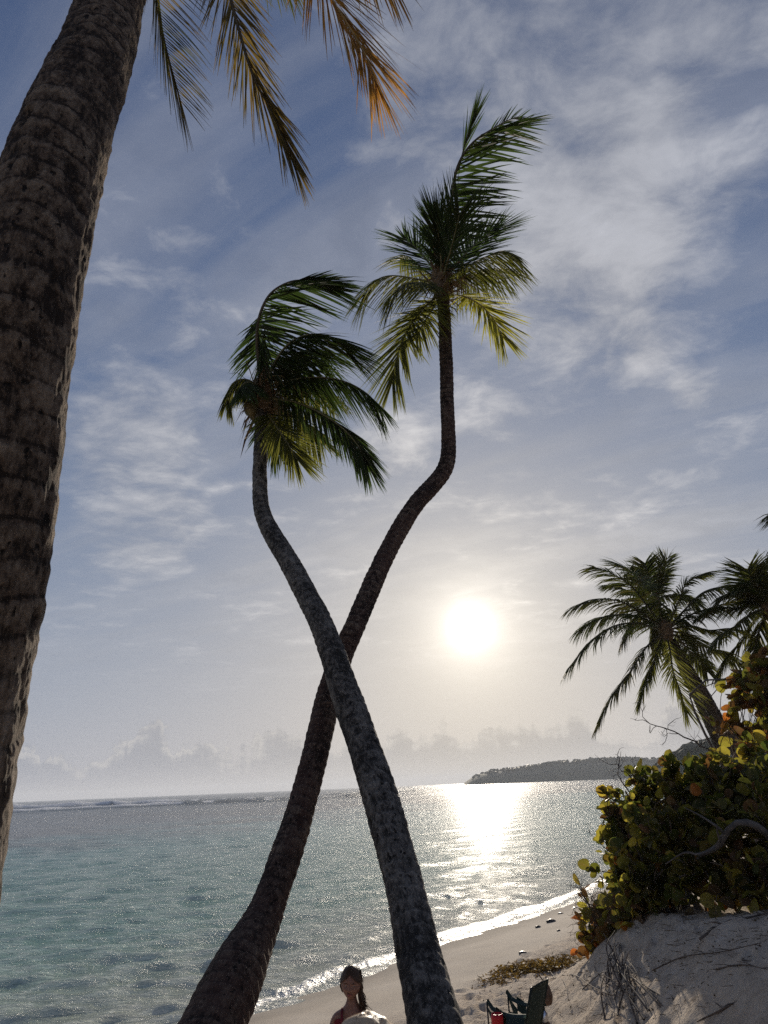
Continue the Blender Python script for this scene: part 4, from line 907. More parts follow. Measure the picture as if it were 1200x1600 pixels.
bare_twig([(1030, 1230, 7.9), (1000, 1215, 8.0), (975, 1205, 8.0), (962, 1188, 8.1)], .011, 6, 2, t1, o1)
bare_twig([(990, 1250, 8.0), (975, 1225, 8.1), (965, 1205, 8.1), (972, 1172, 8.1)], .008, 5, 3, t1, o1)
bare_twig([(950, 1330, 8.1), (932, 1312, 8.2), (918, 1297, 8.2)], .006, 2, 4, t1, o1)
for i, (x_, y_) in enumerate(((898, 1372), (893, 1410), (885, 1430), (890, 1462), (900, 1385), (884, 1448))): bare_twig([(950, 1440 + 6 * i, 7.9), (925, (1430 + y_) / 2, 8.0), (x_, y_, 8.1)], .006, 4, 20 + i, t2, o2)
for i, (x_, y_) in enumerate(((905, 1440), (910, 1480), (955, 1500), (990, 1500))): bare_twig([(965, 1455, 7.7), ((x_ + 965) / 2, (y_ + 1450) / 2, 7.7), (x_, y_, 7.8)], .006, 5, 30 + i, t2, o2)
# thick pale limb arching out of the shrub at the right
g = Geo(); g.tube(catmull([P(1225, 1350, 6.5), P(1195, 1300, 6.3), P(1160, 1284, 6.25), P(1138, 1296, 6.3), P(1122, 1322, 6.4), P(1085, 1345, 6.7), P(1050, 1395, 7.0), P(1040, 1440, 7.2)], 26), np.linspace(.036, .012, 26) * (1 + .12 * np.sin(np.arange(26) * 1.3)), 12)
link('branch', g.mesh('branch', [M['limb']], True, o1), t1)
for sp_ in ([(1132, 1302, 6.32), (1118, 1290, 6.3), (1095, 1275, 6.4), (1070, 1262, 6.5)], [(1126, 1315, 6.35), (1121, 1300, 6.3), (1120, 1288, 6.25)], [(1120, 1325, 6.4), (1090, 1335, 6.4), (1070, 1332, 6.45), (1040, 1350, 6.6)]):
    g = Geo(); g.tube(catmull([P(*q) for q in sp_], 12), np.linspace(.014, .004, 12), 8); link('branch', g.mesh('branch', [M['limb']], True, o1), t1)
# bundle of weathered stems and hanging roots under the low clump
for i in range(34):
    r_ = random.Random(i + 900); hi_ = i < 12
    b_ = gpt(r_.uniform(945, 985) if hi_ else r_.gauss(980, 34), r_.uniform(1510, 1555) if hi_ else r_.uniform(1520, 1598)); a_ = gpt(r_.gauss(972, 14), 1506 if hi_ else r_.uniform(1498, 1540))
    top_ = a_ + np.array([r_.gauss(0, .05), r_.gauss(0, .08), r_.uniform(.10, .26) if hi_ else r_.uniform(.03, .14)]); b_[2] -= .01
    mid2 = (b_ + top_) / 2 + np.array([r_.gauss(0, .05), r_.gauss(0, .03), r_.uniform(.0, .08)])
    g = Geo(); g.tube(catmull([b_, mid2, top_], 9), np.linspace(.008, .004, 9) * r_.uniform(.4, 1.1), 5, 0, False)
    link('stem' if hi_ else 'exposed_root', g.mesh('stem', [M['limb'] if i % 3 == 0 else M['twig']], True, o2), t2)
# ------------------------------------------------------------------ small things on the sand
# fallen twigs and vine roots
for i, (sp_, rd, lab) in enumerate((
    ([(878, 1526), (905, 1530), (930, 1548), (968, 1562)], .007, 'thin curved dry twig lying on the sand left of the stem bundle'),
    ([(860, 1520), (880, 1535), (888, 1560)], .005, 'short bent twig on the sand beside the folding chair'),
    ([(1200, 1560), (1160, 1572), (1120, 1590), (1090, 1602)], .011, 'curved dark root across the sand in the lower right corner'),
    ([(1095, 1475), (1130, 1450), (1165, 1440), (1200, 1432)], .016, 'dark fallen branch on the sand just under the big shrub'),
    ([(1020, 1520), (1070, 1500), (1130, 1492), (1190, 1478)], .006, 'long thin twig on the shaded sand under the shrub'),
    ([(1050, 1560), (1062, 1590), (1068, 1605)], .005, 'small straight twig near the bottom of the sand bank'),
    ([(1120, 1520), (1160, 1512), (1200, 1520)], .006, 'thin pale root on the upper part of the shaded sand'))):
    w_ = [gpt(*q) + np.array([0, 0, rd * .9]) for q in sp_]; c_ = catmull(w_, 22)
    for q in c_: q[2] = hgt(q[0], q[1]) + 0.012 + rd * .6
    g = Geo(); g.tube(c_, np.linspace(rd, rd * .4, 22), 6); r_ = random.Random(i)
    for k in range(5):
        b0 = c_[r_.randint(4, 20)]; an = r_.uniform(0, 6.28); g.tube([b0, b0 + np.array([math.cos(an), math.sin(an), .15]) * .06, b0 + np.array([math.cos(an), math.sin(an), .05]) * .13], [rd * .5, rd * .4, .001], 4, 0, False)
    o_ = c_[0].copy(); link('fallen_twig', g.mesh('fallen_twig', [M['twig']], True, o_), label=lab, category='twig').location = o_
# leaf and twig litter nobody could count
g = Geo(); r_ = random.Random(77)
for k in range(1500):
    if k < 900: q = P(r_.uniform(930, 1260), r_.uniform(1440, 1600), r_.uniform(4.5, 8)); x_, y_ = q[0], q[1]
    else: q = P(r_.uniform(740, 980), r_.uniform(1480, 1600), r_.uniform(5.5, 11)); x_, y_ = q[0], q[1]
    if shore_d(np.array([x_]), np.array([y_]))[0] < 2.9: continue
    z_ = hgt(x_, y_) + .02; an = r_.uniform(0, 6.28); l_ = r_.uniform(.008, .032); dr = np.array([math.cos(an), math.sin(an), r_.uniform(-.1, .2)]); sd_ = np.array([-math.sin(an), math.cos(an), r_.uniform(-.3, .3)])
    p = np.array([x_, y_, z_])
    if r_.random() < .7: g.tube([p, p + dr * l_ * 3], [.0025, .0015], 3, r_.random(), False)
    else: g.add([p - sd_ * l_ * .4, p + dr * l_ * .5 + (0, 0, .012), p + sd_ * l_ * .4, p - dr * l_ * .5], [(0, 1, 2, 3)], [], r_.random())
link('leaf_litter', g.mesh('leaf_litter', [leaf_mat('litter', [(.08, .05, .03), (.16, .11, .06), (.05, .035, .025)], [(.1, .06, .03), (.15, .1, .05)], .1, .8)], False), kind='stuff')
# fallen sea-grape leaves big enough to point at, half sunk in the sand
# drift seaweed along the high-water line
def weed(px0, px1, py0, py1, cnt, lab, sd_):
    r2 = random.Random(sd_); a_, b_ = gpt(px0, py0), gpt(px1, py1); g = Geo(); o_ = (a_ + b_) / 2
    for k in range(cnt):
        t = min(max(r2.gauss(.45, .28), 0), 1); p = a_ + (b_ - a_) * t + np.array([r2.gauss(0, .16), r2.gauss(0, .24), 0]); p[2] = hgt(p[0], p[1]) + r2.random() ** 3 * .05 + .01
        d_ = norm([r2.gauss(0, 1), r2.gauss(0, 1), r2.gauss(-.1, .3)]); e = [p]
        for j in range(4): e.append(e[-1] + d_ * r2.uniform(.02, .05)); d_ = norm(d_ + np.array([r2.gauss(0, .8), r2.gauss(0, .8), r2.gauss(-.3, .3)]))
        tn = r2.random(); g.tube(e, [.005, .004, .004, .003, .001], 3, tn, False)
        for j in range(3):
            q = e[j + 1]; s_ = np.array([r2.gauss(0, 1), r2.gauss(0, 1), r2.gauss(.3, .6)]) * .016; u_ = np.array([r2.gauss(0, 1), r2.gauss(0, 1), r2.gauss(.3, .6)]) * .02
            g.add([q, q + s_, q + s_ + u_, q + u_], [(0, 1, 2, 3)], [], tn)
    link('seaweed', g.mesh('seaweed', [leaf_mat('sargassum', [(.10, .055, .02), (.26, .16, .04), (.16, .09, .03), (.33, .22, .06)], [(.2, .12, .03), (.4, .26, .05)], .2, .6)], False, o_), label=lab, category='seaweed', kind='stuff').location = o_
weed(795, 868, 1520, 1512, 900, 'golden brown heap of drift seaweed on the dry sand behind the folding chair', 3)
weed(862, 884, 1512, 1503, 220, 'small reddish brown tuft of seaweed just right of the golden heap', 4)
weed(770, 792, 1535, 1530, 90, 'thin dark scrap of seaweed left of the golden heap', 5)
# stones at the water's edge
M['stone'] = simple('wet_stone', (.06, .05, .045), .45, .4, 14, .6)
def stone(px, py, r__, lab, sd_):
    p = gpt(px, py) if py > 1436 else None
    if p is None: v = ray(px, py); p = _c + v * ((0.02 - EYE) / v[2])
    r2 = random.Random(sd_); n = 12; th_ = np.linspace(0, 2 * math.pi, 14, endpoint=False); v = []
    for z_ in np.linspace(-1, 1, n):
        k = math.sqrt(max(1 - z_ * z_, .001))
        for t_ in th_: v.append((math.cos(t_) * k * r__, math.sin(t_) * k * r__ * .7, z_ * r__ * .5))
    v = np.array(v); v *= (1 + .55 * pn(v / r__ * 1.4 + sd_))[:, None]
    me = mkmesh('stone', v, [grid_faces(n, 14)], True, {}, [M['stone']])
    link('stone', me, label=lab, category='stone').location = (p[0], p[1], p[2] + r__ * .15)
stone(878, 1431, .11, 'largest dark stone in the shallow water by the low clump', 1)
stone(861, 1441, .10, 'dark stone on the wet sand nearest the shrub', 2)
stone(841, 1449, .06, 'reddish small stone at the edge of the smooth sand', 3)
stone(873, 1455, .04, 'tiny dark pebble on the smooth wet sand', 4)
stone(817, 1491, .07, 'flat dark stone between the smooth and the trodden sand', 5)
stone(900, 1422, .12, 'dark stone in the water half hidden by the low clump', 6)

# ------------------------------------------------------------------ folding camp chair
M['canvas'] = simple('green_canvas', (.035, .055, .045), .85, .2, 60, .4)
M['canvas2'] = simple('edge_tape', (.018, .028, .024), .8, .2, 60, .3)
M['steel'] = simple('dark_steel_tube', (.06, .06, .06), .35, .2, 20, .1, .5, .6)
M['red'] = simple('red_plastic', (.55, .012, .02), .35, .15, 20, .1)
M['silver'] = simple('silver_metal', (.75, .75, .78), .25, .1, 20, .1, .5, .9)
M['bag'] = simple('brown_cloth', (.17, .105, .07), .9, .35, 20, .6)
def sheet(g, rows, th_=.004):
    """a cloth panel of rows of points, with thickness"""
    A = np.array(rows, float); nu, nv = A.shape[:2]
    du = np.gradient(A, axis=0); dv = np.gradient(A, axis=1); N = np.cross(du.reshape(-1, 3), dv.reshape(-1, 3)); N /= np.linalg.norm(N, axis=1)[:, None] + 1e-9
    a_ = A.reshape(-1, 3); q = grid_faces(nu, nv, False); n = nu * nv; V = np.vstack([a_ + N * th_ / 2, a_ - N * th_ / 2]); e = []
    for i in range(nu - 1): e += [(i * nv, (i + 1) * nv, (i + 1) * nv + n, i * nv + n), (i * nv + nv - 1, i * nv + nv - 1 + n, (i + 1) * nv + nv - 1 + n, (i + 1) * nv + nv - 1)]
    for j in range(nv - 1): e += [(j, j + n, j + 1 + n, j + 1), ((nu - 1) * nv + j, (nu - 1) * nv + j + 1, (nu - 1) * nv + j + 1 + n, (nu - 1) * nv + j + n)]
    g.add(V, np.vstack([q, (q + n)[:, ::-1], np.array(e)]))
fb_ = P(826, 1592, 6.0)
chair_o = np.array([fb_[0] - .10, fb_[1] + .10, 0]); chair_o[2] = hgt(chair_o[0], chair_o[1])
tC = empty('camp_chair', chair_o, 'green canvas folding camp chair standing on the sand, facing the sea', 'chair')
tC.scale = (1, .74, 1)
tC.rotation_euler = (0, 0, math.atan2(.80, .60))       # local +Y is the way the sitter faces
W = .155; SH = .27; AH = .40
def part(name, g, mt, smooth=True, parent=None): return link(name, g.mesh(name, [mt], smooth), parent or tC)
# backrest: leans back, sagging between its two poles
rows = []
for i in range(9):
    u = i / 8; z_ = .22 + .36 * u; y_ = -.20 - .16 * u; rw = []
    for j in range(9):
        v = j / 8; x_ = (v - .5) * 2 * (W - .01 + .01 * u); sag = .035 * math.sin(math.pi * v) * (1 - .3 * u)
        rw.append((x_, y_ - sag, z_ + (.012 * math.sin(math.pi * v) if i == 8 else 0)))
    rows.append(rw)
g = Geo(); sheet(g, rows, .005); bk = part('backrest', g, M['canvas'])
g = Geo()
for x_ in (-W, W): g.tube([(x_, -.195, .22), (x_, -.36, .585)], .014, 8)
g.tube([(-W, -.365, .585), (0, -.372, .595), (W, -.365, .585)], .007, 6); part('edge_tape', g, M['canvas2'], True, bk)
rows = [[((v / 8 - .5) * 2 * W, -.19 + .38 * u / 6, SH - .05 * math.sin(math.pi * v / 8) * math.sin(math.pi * (u + 1) / 8) + .03 * (u / 6)) for v in range(9)] for u in range(7)]
g = Geo(); sheet(g, rows, .006); part('seat', g, M['canvas'])
for sx in (-1, 1):
    rows = []
    for u in range(9):
        t = u / 8; yy = -.285 + .50 * t; zz = .405 + .03 * t - .03 * math.sin(math.pi * t) + (.035 if u == 8 else 0)
        rows.append([(sx * (W + .012 + .05 * v / 3 - .02), yy, zz - .02 * abs(v - 1.5)) for v in range(4)])
    g = Geo(); sheet(g, rows, .006); part('armrest', g, M['canvas'])
    # side triangle of cloth hanging from the armrest
    g = Geo(); sheet(g, [[(sx * (W + .03), .22 - .02 * k, .43 - .015 * k - .16 * (k / 6) * v / 4 - .02) for v in range(5)] for k in range(7)] + [[(sx * (W + .03), .10 - .06 * k, .34 - .02 * k + (.08 - .11 * v / 4)) for v in range(5)] for k in range(3)], .004); part('side_panel', g, M['canvas'])
for sx in (-1, 1):
    g = Geo(); g.tube([(sx * (W + .03), .22, .0), (sx * (W + .03), .215, .45)], .009, 8); lg = part('leg', g, M['steel'])
    g = Geo(); g.tube([(sx * (W + .03), .22, .0), (sx * (W + .03), .22, .03)], .016, 8); part('foot', g, M['canvas2'], True, lg)
    g = Geo(); g.tube([(sx * (W + .01), -.27, .0), (sx * W, -.20, .22), (sx * W, -.365, .59)], .009, 8); lg = part('leg', g, M['steel'])
    g = Geo(); g.tube([(sx * (W + .01), -.27, .0), (sx * (W + .01), -.268, .03)], .016, 8); part('foot', g, M['canvas2'], True, lg)
    g = Geo(); g.tube([(sx * (W + .03), .22, .03), (sx * W, -.19, SH)], .007, 6); g.tube([(sx * W, -.27, .03), (sx * W, .19, SH + .02)], .007, 6); part('cross_brace', g, M['steel'])
g = Geo(); g.tube([(-W, .22, .03), (W, .20, SH + .02)], .007, 6); g.tube([(W, .22, .03), (-W, .20, SH + .02)], .007, 6); part('cross_brace', g, M['steel'])
g = Geo(); g.tube([(-W, -.25, .03), (W, -.20, SH)], .007, 6); g.tube([(W, -.25, .03), (-W, -.20, SH)], .007, 6); part('cross_brace', g, M['steel'])
# which local x side faces the camera? (-x for this heading)
sx = -1
def lathe(g, prof, c, seg=16):
    th_ = np.linspace(0, 2 * math.pi, seg, endpoint=False); v = [(c[0] + r_ * math.cos(t), c[1] + r_ * math.sin(t), c[2] + z_) for r_, z_ in prof for t in th_]; g.add(v, grid_faces(len(prof), seg))
g = Geo(); lathe(g, [(.001, -.10), (.036, -.10), (.040, 0), (.043, .0), (.039, -.095), (.001, -.096)], (sx * (W + .045), .09, .36)); part('cup_holder', g, M['canvas2'])
def wpt(l): 
    c_, s_ = math.cos(tC.rotation_euler[2]), math.sin(tC.rotation_euler[2]); l = np.array(l) * (1, .74, 1); return np.array([chair_o[0] + l[0] * c_ - l[1] * s_, chair_o[1] + l[0] * s_ + l[1] * c_, chair_o[2] + l[2]])
cw = wpt((sx * (W + .095), .045, .335)); g = Geo(); lathe(g, [(.001, -.055), (.038, -.055), (.05, -.02), (.052, .03), (.047, .055), (.043, .055), (.046, .03), (.044, -.02), (.034, -.048), (.001, -.049)], (0, 0, 0), 20)
o_ = link('toy_bucket', g.mesh('toy_bucket', [M['red']], True), label='bright red plastic cup in the armrest holder of the green chair', category='cup'); o_.name = 'cup'; o_.location = cw
# brown bag hung behind the backrest and a shiny bottle in a holder on the far pole
bw = P(851, 1551, 6.35); g = Geo(); zz = np.linspace(-1, 1, 16); th_ = np.linspace(0, 2 * math.pi, 20, endpoint=False); v = []
for z_ in zz:
    k = math.sqrt(max(1 - z_ ** 2, .002)) ** .7 * (1.0 - .25 * z_)
    for t_ in th_: v.append((math.cos(t_) * k * .062, math.sin(t_) * k * .05, z_ * .10))
v = np.array(v); v *= (1 + .25 * pn(v * 18))[:, None]; g.add(v, grid_faces(16, 20))
g.tube([(0, 0, .09), (-.03, .01, .13), (-.07, .0, .12)], .006, 6)
link('cloth_bag', g.mesh('cloth_bag', [M['bag']], True), label='small brown cloth bag hanging on the right pole of the green chair', category='bag').location = bw
tb = empty('bottle', P(850, 1588, 6.15), 'small shiny silver bottle on the right side of the green chair', 'bottle')
g = Geo(); lathe(g, [(.001, -.05), (.032, -.05), (.036, -.04), (.036, .02), (.02, .04), (.014, .045), (.001, .046)], (0, 0, 0)); link('body', g.mesh('body', [M['silver']], True), tb)
g = Geo(); lathe(g, [(.001, .046), (.016, .046), (.016, .066), (.001, .067)], (0, 0, 0)); link('cap', g.mesh('cap', [M['canvas2']], True), tb)
g = Geo(); lathe(g, [(.04, -.052), (.046, -.052), (.046, -.040), (.04, -.040), (.04, -.052)], (0, 0, 0)); g.tube([(-.04, 0, -.046), (-.11, .03, -.04)], .005, 6); link('holder_ring', g.mesh('holder_ring', [M['bag']], True), tb)
# ------------------------------------------------------------------ people
def skin_mat(name, c):
    mm, nb = mat(name); n = nb.noise(objco(nb), 40, 3, .6)
    col = nb.mix(nb.ss(n, .3, .7), tuple(np.array(c) * .88), tuple(np.array(c) * 1.1))
    out(nb, bsdf(nb, col, .5, bump(nb, n, .1, .002), .35)); return mm
M['skin'] = skin_mat('tanned_skin', (.27, .14, .10)); M['skin_fair'] = skin_mat('fair_skin', (.62, .42, .32))
M['maroon'] = simple('maroon_cloth', (.15, .018, .03), .85, .3, 50, .5); M['white_cloth'] = simple('white_cloth', (.7, .69, .66), .85, .1, 50, .3)
M['eye'] = simple('eye_white', (.30, .27, .25), .3, .03, 10, 0); M['iris'] = simple('iris', (.03, .018, .01), .2, .1, 10, 0); M['lip'] = simple('lips', (.36, .12, .10), .45, .1, 40, .1)
def hair_mat(name, c1, c2):
    mm, nb = mat(name); p = objco(nb); n = nb.noise(nb.v('MULTIPLY', p, (90, 90, 8)), 1, 4, .6)
    col = nb.mix(nb.m('FRACT', nb.m('ADD', attr(nb, 'tone'), n)), c1, c2); out(nb, bsdf(nb, col, .45, bump(nb, n, .5, .004), .2)); return mm
M['hair_dark'] = hair_mat('brown_hair', (.035, .02, .013), (.11, .065, .04)); M['hair_fair'] = hair_mat('blonde_hair', (.42, .28, .16), (.60, .44, .28))

def skinned(name, verts, edges, radii, rootv, mt, sub=2):
    me = bpy.data.meshes.new(name); me.from_pydata([tuple(v) for v in verts], edges, []); o = bpy.data.objects.new(name, me); COL.objects.link(o)
    sk = o.modifiers.new('s', 'SKIN'); sk.use_smooth_shade = True
    for i, v in enumerate(me.skin_vertices[0].data): v.radius = (radii[i], radii[i]) if not isinstance(radii[i], tuple) else radii[i]; v.use_root = (i == rootv)
    ss_ = o.modifiers.new('u', 'SUBSURF'); ss_.levels = sub; ss_.render_levels = sub
    dg = bpy.context.evaluated_depsgraph_get(); ne = bpy.data.meshes.new_from_object(o.evaluated_get(dg)); ne.name = name
    bpy.data.objects.remove(o); bpy.data.meshes.remove(me); ne.materials.clear(); ne.materials.append(mt)
    for p_ in ne.polygons: p_.use_smooth = True
    return ne
def head_mesh(sc, mt):
    """child's head, face towards local -Y, centre of the skull at the origin"""
    nlat, nlon = 44, 56; V = []
    for i in range(nlat):
        la = math.pi * (i + .5) / nlat - math.pi / 2
        for j in range(nlon):
            lo = 2 * math.pi * j / nlon; V.append((math.cos(la) * math.sin(lo), -math.cos(la) * math.cos(lo), math.sin(la)))
    V = np.array(V); x, y, z = V.T.copy()
    fr = np.clip(-y, 0, 1)
    W_ = .070 * (1 - .30 * sst(-z, .15, 1.0) * (0.6 + .4 * fr)); D_ = .084; H_ = .100
    X_ = x * W_; Y_ = y * D_; Z_ = z * H_
    Z_ -= .014 * fr * sst(-z, .3, .9)                                   # chin comes down in front
    Y_ += .020 * sst(-z, .35, .9) * (1 - fr)                             # nape tucks in
    def gz(cx, cz, wx, wz): return np.exp(-((X_ - cx) / wx) ** 2 - ((Z_ - cz) / wz) ** 2) * (y < 0)
    Y_ -= .016 * gz(0, -.022, .009, .010) + .008 * gz(0, -.006, .007, .018)    # nose
    Y_ += .009 * (gz(-.026, .002, .014, .010) + gz(.026, .002, .014, .010))     # sockets
    Y_ -= .004 * (gz(-.036, -.028, .018, .016) + gz(.036, -.028, .018, .016))   # cheeks
    Y_ -= .005 * gz(0, -.050, .020, .007); Y_ += .003 * gz(0, -.062, .018, .005); Y_ -= .006 * gz(0, -.080, .016, .012)
    V = np.stack([X_, Y_, Z_], 1) * sc
    return V, nlat, nlon
def person(label, foot, face_dir, height, skin, hairm, cloth, long_hair, seed, tilt=0.0, arms='down', shorts=False):
    """local frame: face towards -Y"""
    r_ = random.Random(seed); h = height; t_ = empty('person', foot, label, 'person')
    t_.rotation_euler = (0, 0, math.atan2(face_dir[0], -face_dir[1]))
    hd = .105 * (h / 1.25) / .105 * 1.0; sc = h / 1.28
    zc = h - .108 * sc
    hipz = .50 * h; shz = .775 * h; nk = .835 * h; sw = .135 * sc
    V = []; E = []; Rr = []
    def add(p, r, par=None):
        V.append(p); Rr.append(r); 
        if par is not None: E.append((par, len(V) - 1))
        return len(V) - 1
    pel = add((0, 0, hipz), (.098 * sc, .075 * sc)); w_ = add((0, .005, hipz + .11 * sc), (.082 * sc, .062 * sc), pel); ch = add((0, .01, shz - .09 * sc), (.098 * sc, .068 * sc), w_); up_ = add((0, .012, shz - .02 * sc), (.07 * sc, .05 * sc), ch)
    n1v = add((0, .008, nk), .036 * sc, up_); add((0, 0, nk + .05 * sc), .034 * sc, n1v)
    for s in (-1, 1):
        sh = add((s * sw * .85, .01, shz - .025 * sc), .036 * sc, up_)
        if arms == 'down': el = (s * sw * 1.35, .015, shz - .21 * sc); wr = (s * sw * 1.45, -.06, shz - .38 * sc); hn = (s * sw * 1.42, -.09, shz - .42 * sc)
        else: el = (s * sw * 1.5, -.02, shz - .20 * sc); wr = (s * sw * 1.0, -.17, shz - .26 * sc); hn = (s * sw * .8, -.22, shz - .25 * sc)
        a_ = add(tuple(np.array(V[sh]) * .5 + np.array(el) * .5), .029 * sc, sh); e_ = add(el, .025 * sc, a_); f_ = add(tuple(np.array(el) * .5 + np.array(wr) * .5), .023 * sc, e_); q_ = add(wr, .017 * sc, f_)
        pd = norm(np.array(hn) - np.array(wr)); pm = add(tuple(np.array(hn)), (.022 * sc, .013 * sc), q_)
        for k in range(4):
            o2 = np.array([(k - 1.5) * .012 * sc, (k - 1.5) * .004, 0]); ln = (.034, .039, .037, .029)[k] * sc
            k1 = add(tuple(np.array(hn) + pd * .022 * sc + o2), .0068 * sc, pm); k2 = add(tuple(np.array(hn) + pd * (.022 * sc + ln * .6) + o2 + (0, -.004, -.002)), .0062 * sc, k1); add(tuple(np.array(hn) + pd * (.018 * sc + ln) + o2 + (0, -.012, -.004)), .0055 * sc, k2)
        k1 = add(tuple(np.array(hn) + np.array([-s * .024 * sc, -.008, .004])), .0075 * sc, pm); add(tuple(np.array(hn) + pd * .024 * sc + np.array([-s * .034 * sc, -.012, 0])), .006 * sc, k1)
        hp = add((s * .058 * sc, 0, hipz - .05 * sc), .066 * sc, pel); kn = add((s * .066 * sc, -.008, hipz * .53), .044 * sc, hp); cf = add((s * .068 * sc, .008, hipz * .36), .040 * sc, kn); an = add((s * .07 * sc, .012, .055 * sc), .025 * sc, cf)
        hl = add((s * .07 * sc, .0, .025 * sc), .026 * sc, an); add((s * .078 * sc, -.10 * sc, .018 * sc), (.030 * sc, .016 * sc), hl)
    body = skinned('body', V, E, Rr, 0, skin); link('body', body, t_)
    # head
    Hv, nlat, nlon = head_mesh(sc, skin); Rz = np.array(Matrix.Rotation(tilt, 3, 'Y') @ Matrix.Rotation(.10, 3, 'X')); off = np.array([0, -.012 * sc, zc])
    Vh = Hv @ Rz.T + off; q = grid_faces(nlat, nlon)
    b0, b1 = len(Vh), len(Vh) + 1; Vh = np.vstack([Vh, Vh[:nlon].mean(0), Vh[-nlon:].mean(0)])
    cap = [(b0, (j + 1) % nlon, j) for j in range(nlon)] + [(b1, (nlat - 1) * nlon + j, (nlat - 1) * nlon + (j + 1) % nlon) for j in range(nlon)]
    hd_ = link('head', mkmesh('head', Vh, [q, np.array(cap)], True, {}, [skin]), t_)
    def hp_(p): return np.array(p) * sc @ Rz.T + off
    def ball(g, c, r, s3=(1, 1, 1), n=10):
        v = [(c[0] + r * s3[0] * math.sqrt(max(1 - zz ** 2, 0)) * math.cos(t), c[1] + r * s3[1] * math.sqrt(max(1 - zz ** 2, 0)) * math.sin(t), c[2] + r * s3[2] * zz) for zz in np.linspace(-1, 1, n) for t in np.linspace(0, 2 * math.pi, 12, endpoint=False)]
        g.add(v, grid_faces(n, 12))
    for s in (-1, 1):
        g = Geo(); ball(g, hp_((s * .026, -.0615, .002)), .0105 * sc); ey = link('eye', g.mesh('eye', [M['eye']]), hd_)
        g = Geo(); ball(g, hp_((s * .026, -.0665, .001)), .0062 * sc, (1, .9, 1)); link('iris', g.mesh('iris', [M['iris']]), ey) if False else link('iris', g.mesh('iris', [M['iris']]), hd_)
        g = Geo(); g.tube([hp_((s * .014, -.080, .016)), hp_((s * .027, -.079, .020)), hp_((s * .040, -.070, .016))], [.0018, .0024, .001], 5); link('eyebrow', g.mesh('eyebrow', [hairm]), hd_)
        g = Geo(); ball(g, hp_((s * .070, .004, -.006)), .019 * sc, (.35, .6, 1)); link('ear', g.mesh('ear', [skin]), hd_)
    g = Geo(); g.tube([hp_((-.018, -.077, -.049)), hp_((-.007, -.0855, -.046)), hp_((0, -.0865, -.0475)), hp_((.007, -.0855, -.046)), hp_((.018, -.077, -.049))], np.array([.001, .0034, .0030, .0034, .001]) * sc, 6)
    g.tube([hp_((-.016, -.077, -.052)), hp_((0, -.0865, -.0545)), hp_((.016, -.077, -.052))], np.array([.001, .0042, .001]) * sc, 6); link('mouth', g.mesh('mouth', [M['lip']]), hd_)
    # hair: a close cap with a hairline, then locks laid over it
    cap_v = Hv.copy() / sc; keep = np.ones(len(cap_v), bool); nx = cap_v / np.linalg.norm(cap_v, axis=1)[:, None]
    line = .060 - .9 * np.abs(cap_v[:, 0]) * (cap_v[:, 1] < 0)
    keep = (cap_v[:, 2] > np.where(cap_v[:, 1] < -.012, line, -.06 if long_hair else -.045)) 
    cv = (cap_v + nx * (.010 + .005 * pn(cap_v * 60 + seed)[:, None])) * sc @ Rz.T + off
    fq = [f for f in q if keep[f].all()]; topf = [f for f in cap[nlon:]]
    cv = np.vstack([cv, cv[:nlon].mean(0), cv[-nlon:].mean(0) + (0, 0, .001)])
    g = Geo(); g.add(cv, np.array(fq), np.array(topf)); 
    for k in range(520):
        ph_ = r_.uniform(0, 6.28); el_ = r_.uniform(.15, 1.5); st = np.array([math.cos(el_) * math.cos(ph_) * .075, math.cos(el_) * math.sin(ph_) * .090, .012 + math.sin(el_) * .098]); p = hp_(st)
        if st[1] < -.02 and st[2] < .085 - .35 * abs(st[0]): continue
        d_ = norm([st[0] * 4 + r_.gauss(0, .25), st[1] * 4 + r_.gauss(.0, .25) + (.5 if st[1] > -.02 else 1.0), -.55 + r_.gauss(0, .2)]); e = [p]; n_ = 6; ln = (.045 if not long_hair else .07) * r_.uniform(.5, 1.2) * sc
        for j in range(n_):
            e.append(e[-1] + d_ * ln / n_ * 1.4); ctr = off + np.array([0, 0, 0]); rad_ = norm(e[-1] - ctr); d_ = norm(d_ + np.array([0, 0, -.35]) - rad_ * .25)
        wv = norm(np.cross(d_, Zup) + .001) * .0022; v = []
        for j, pp in enumerate(e): u = j / n_; v += [pp - wv * (1 - u * .9), pp + wv * (1 - u * .9)]
        g.add(v, [(2 * j, 2 * j + 1, 2 * j + 3, 2 * j + 2) for j in range(n_)], [], r_.random())
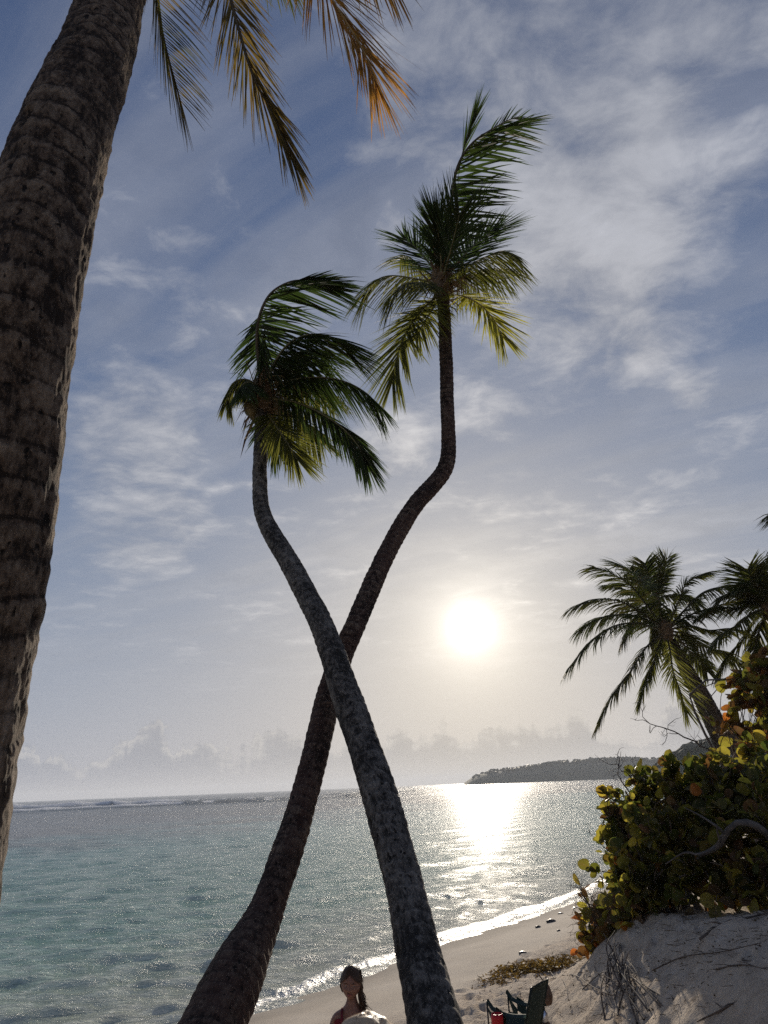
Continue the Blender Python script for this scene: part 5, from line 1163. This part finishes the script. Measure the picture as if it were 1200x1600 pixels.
    if long_hair:                                                           # wet hair drawn back and hanging over one shoulder
        for k in range(150):
            f_ = r_.random(); a0 = hp_((.040 + .03 * f_ + r_.gauss(0, .006), .070 - .08 * f_, .02 + r_.gauss(0, .03))); a1 = hp_((.066 + r_.gauss(0, .007), .045 - .06 * f_, -.045 + r_.gauss(0, .01)))
            a2 = hp_((.072 + .012 * f_ + r_.gauss(0, .010), .03 - .06 * f_ + r_.gauss(0, .01), -.095)); a3 = hp_((.080 + .03 * f_ + r_.gauss(0, .016), .01 - .06 * f_ + r_.gauss(0, .014), -.145 + r_.gauss(0, .022)))
            g.tube(catmull([a0, a1, a2, a3], 8), np.linspace(.005, .0012, 8), 4, r_.random(), False)
    link('hair', g.mesh('hair', [hairm]), t_)
    # clothing follows the body: inflated copy of the torso surface, cut at neckline, arms and hem
    bv = np.array([v.co[:] for v in body.vertices]); bn = np.array([v.normal[:] for v in body.vertices])
    lo, hi = (hipz - .10 * sc if not shorts else hipz - .13 * sc), shz - .045 * sc
    inn = (bv[:, 2] > lo) & (bv[:, 2] < hi + .02 * sc - .8 * (np.abs(bv[:, 0]) < .045 * sc) * .03 * sc) & (np.abs(bv[:, 0]) < sw * .93)
    cvx = bv + bn * (.009 * sc) + (bn * (.004 * pn(bv * 16 + seed))[:, None]); ff4 = []; ff3 = []
    for p_ in body.polygons:
        vi = list(p_.vertices)
        if all(inn[i] for i in vi): (ff4 if len(vi) == 4 else ff3).append(vi)
    g = Geo(); g.add(cvx, np.array(ff4) if ff4 else (), np.array(ff3) if ff3 else ()); 
    for s in (-1, 1): g.tube(catmull([(s * .055 * sc, -.060 * sc, hi - .03 * sc), (s * .065 * sc, -.05 * sc, shz - .005 * sc), (s * .067 * sc, .01, shz + .022 * sc), (s * .062 * sc, .06 * sc, hi - .01 * sc)], 10), .009 * sc, 6)
    dn = 'swimsuit' if not shorts else 'shorts'
    link(dn, g.mesh(dn, [cloth]), t_)
    return t_
hp0 = P(549, 1533, 4.45); gz0 = hgt(hp0[0], hp0[1]); hh0 = hp0[2] + .10 - gz0
person('young girl with wet brown hair over one shoulder standing between the two palms', (hp0[0], hp0[1], gz0 - .01), (-.08, -1), hh0, M['skin'], M['hair_dark'], M['maroon'], True, 3, .06)
hp1 = P(571, 1684, 1.25); gz1 = hgt(hp1[0], hp1[1]); hh1 = hp1[2] + .10 - gz1
person('blond child close to the camera, only the top of the head in view', (hp1[0], hp1[1], gz1 - .01), (.1, 1), hh1, M['skin_fair'], M['hair_fair'], M['white_cloth'], False, 8, 0, 'fwd')
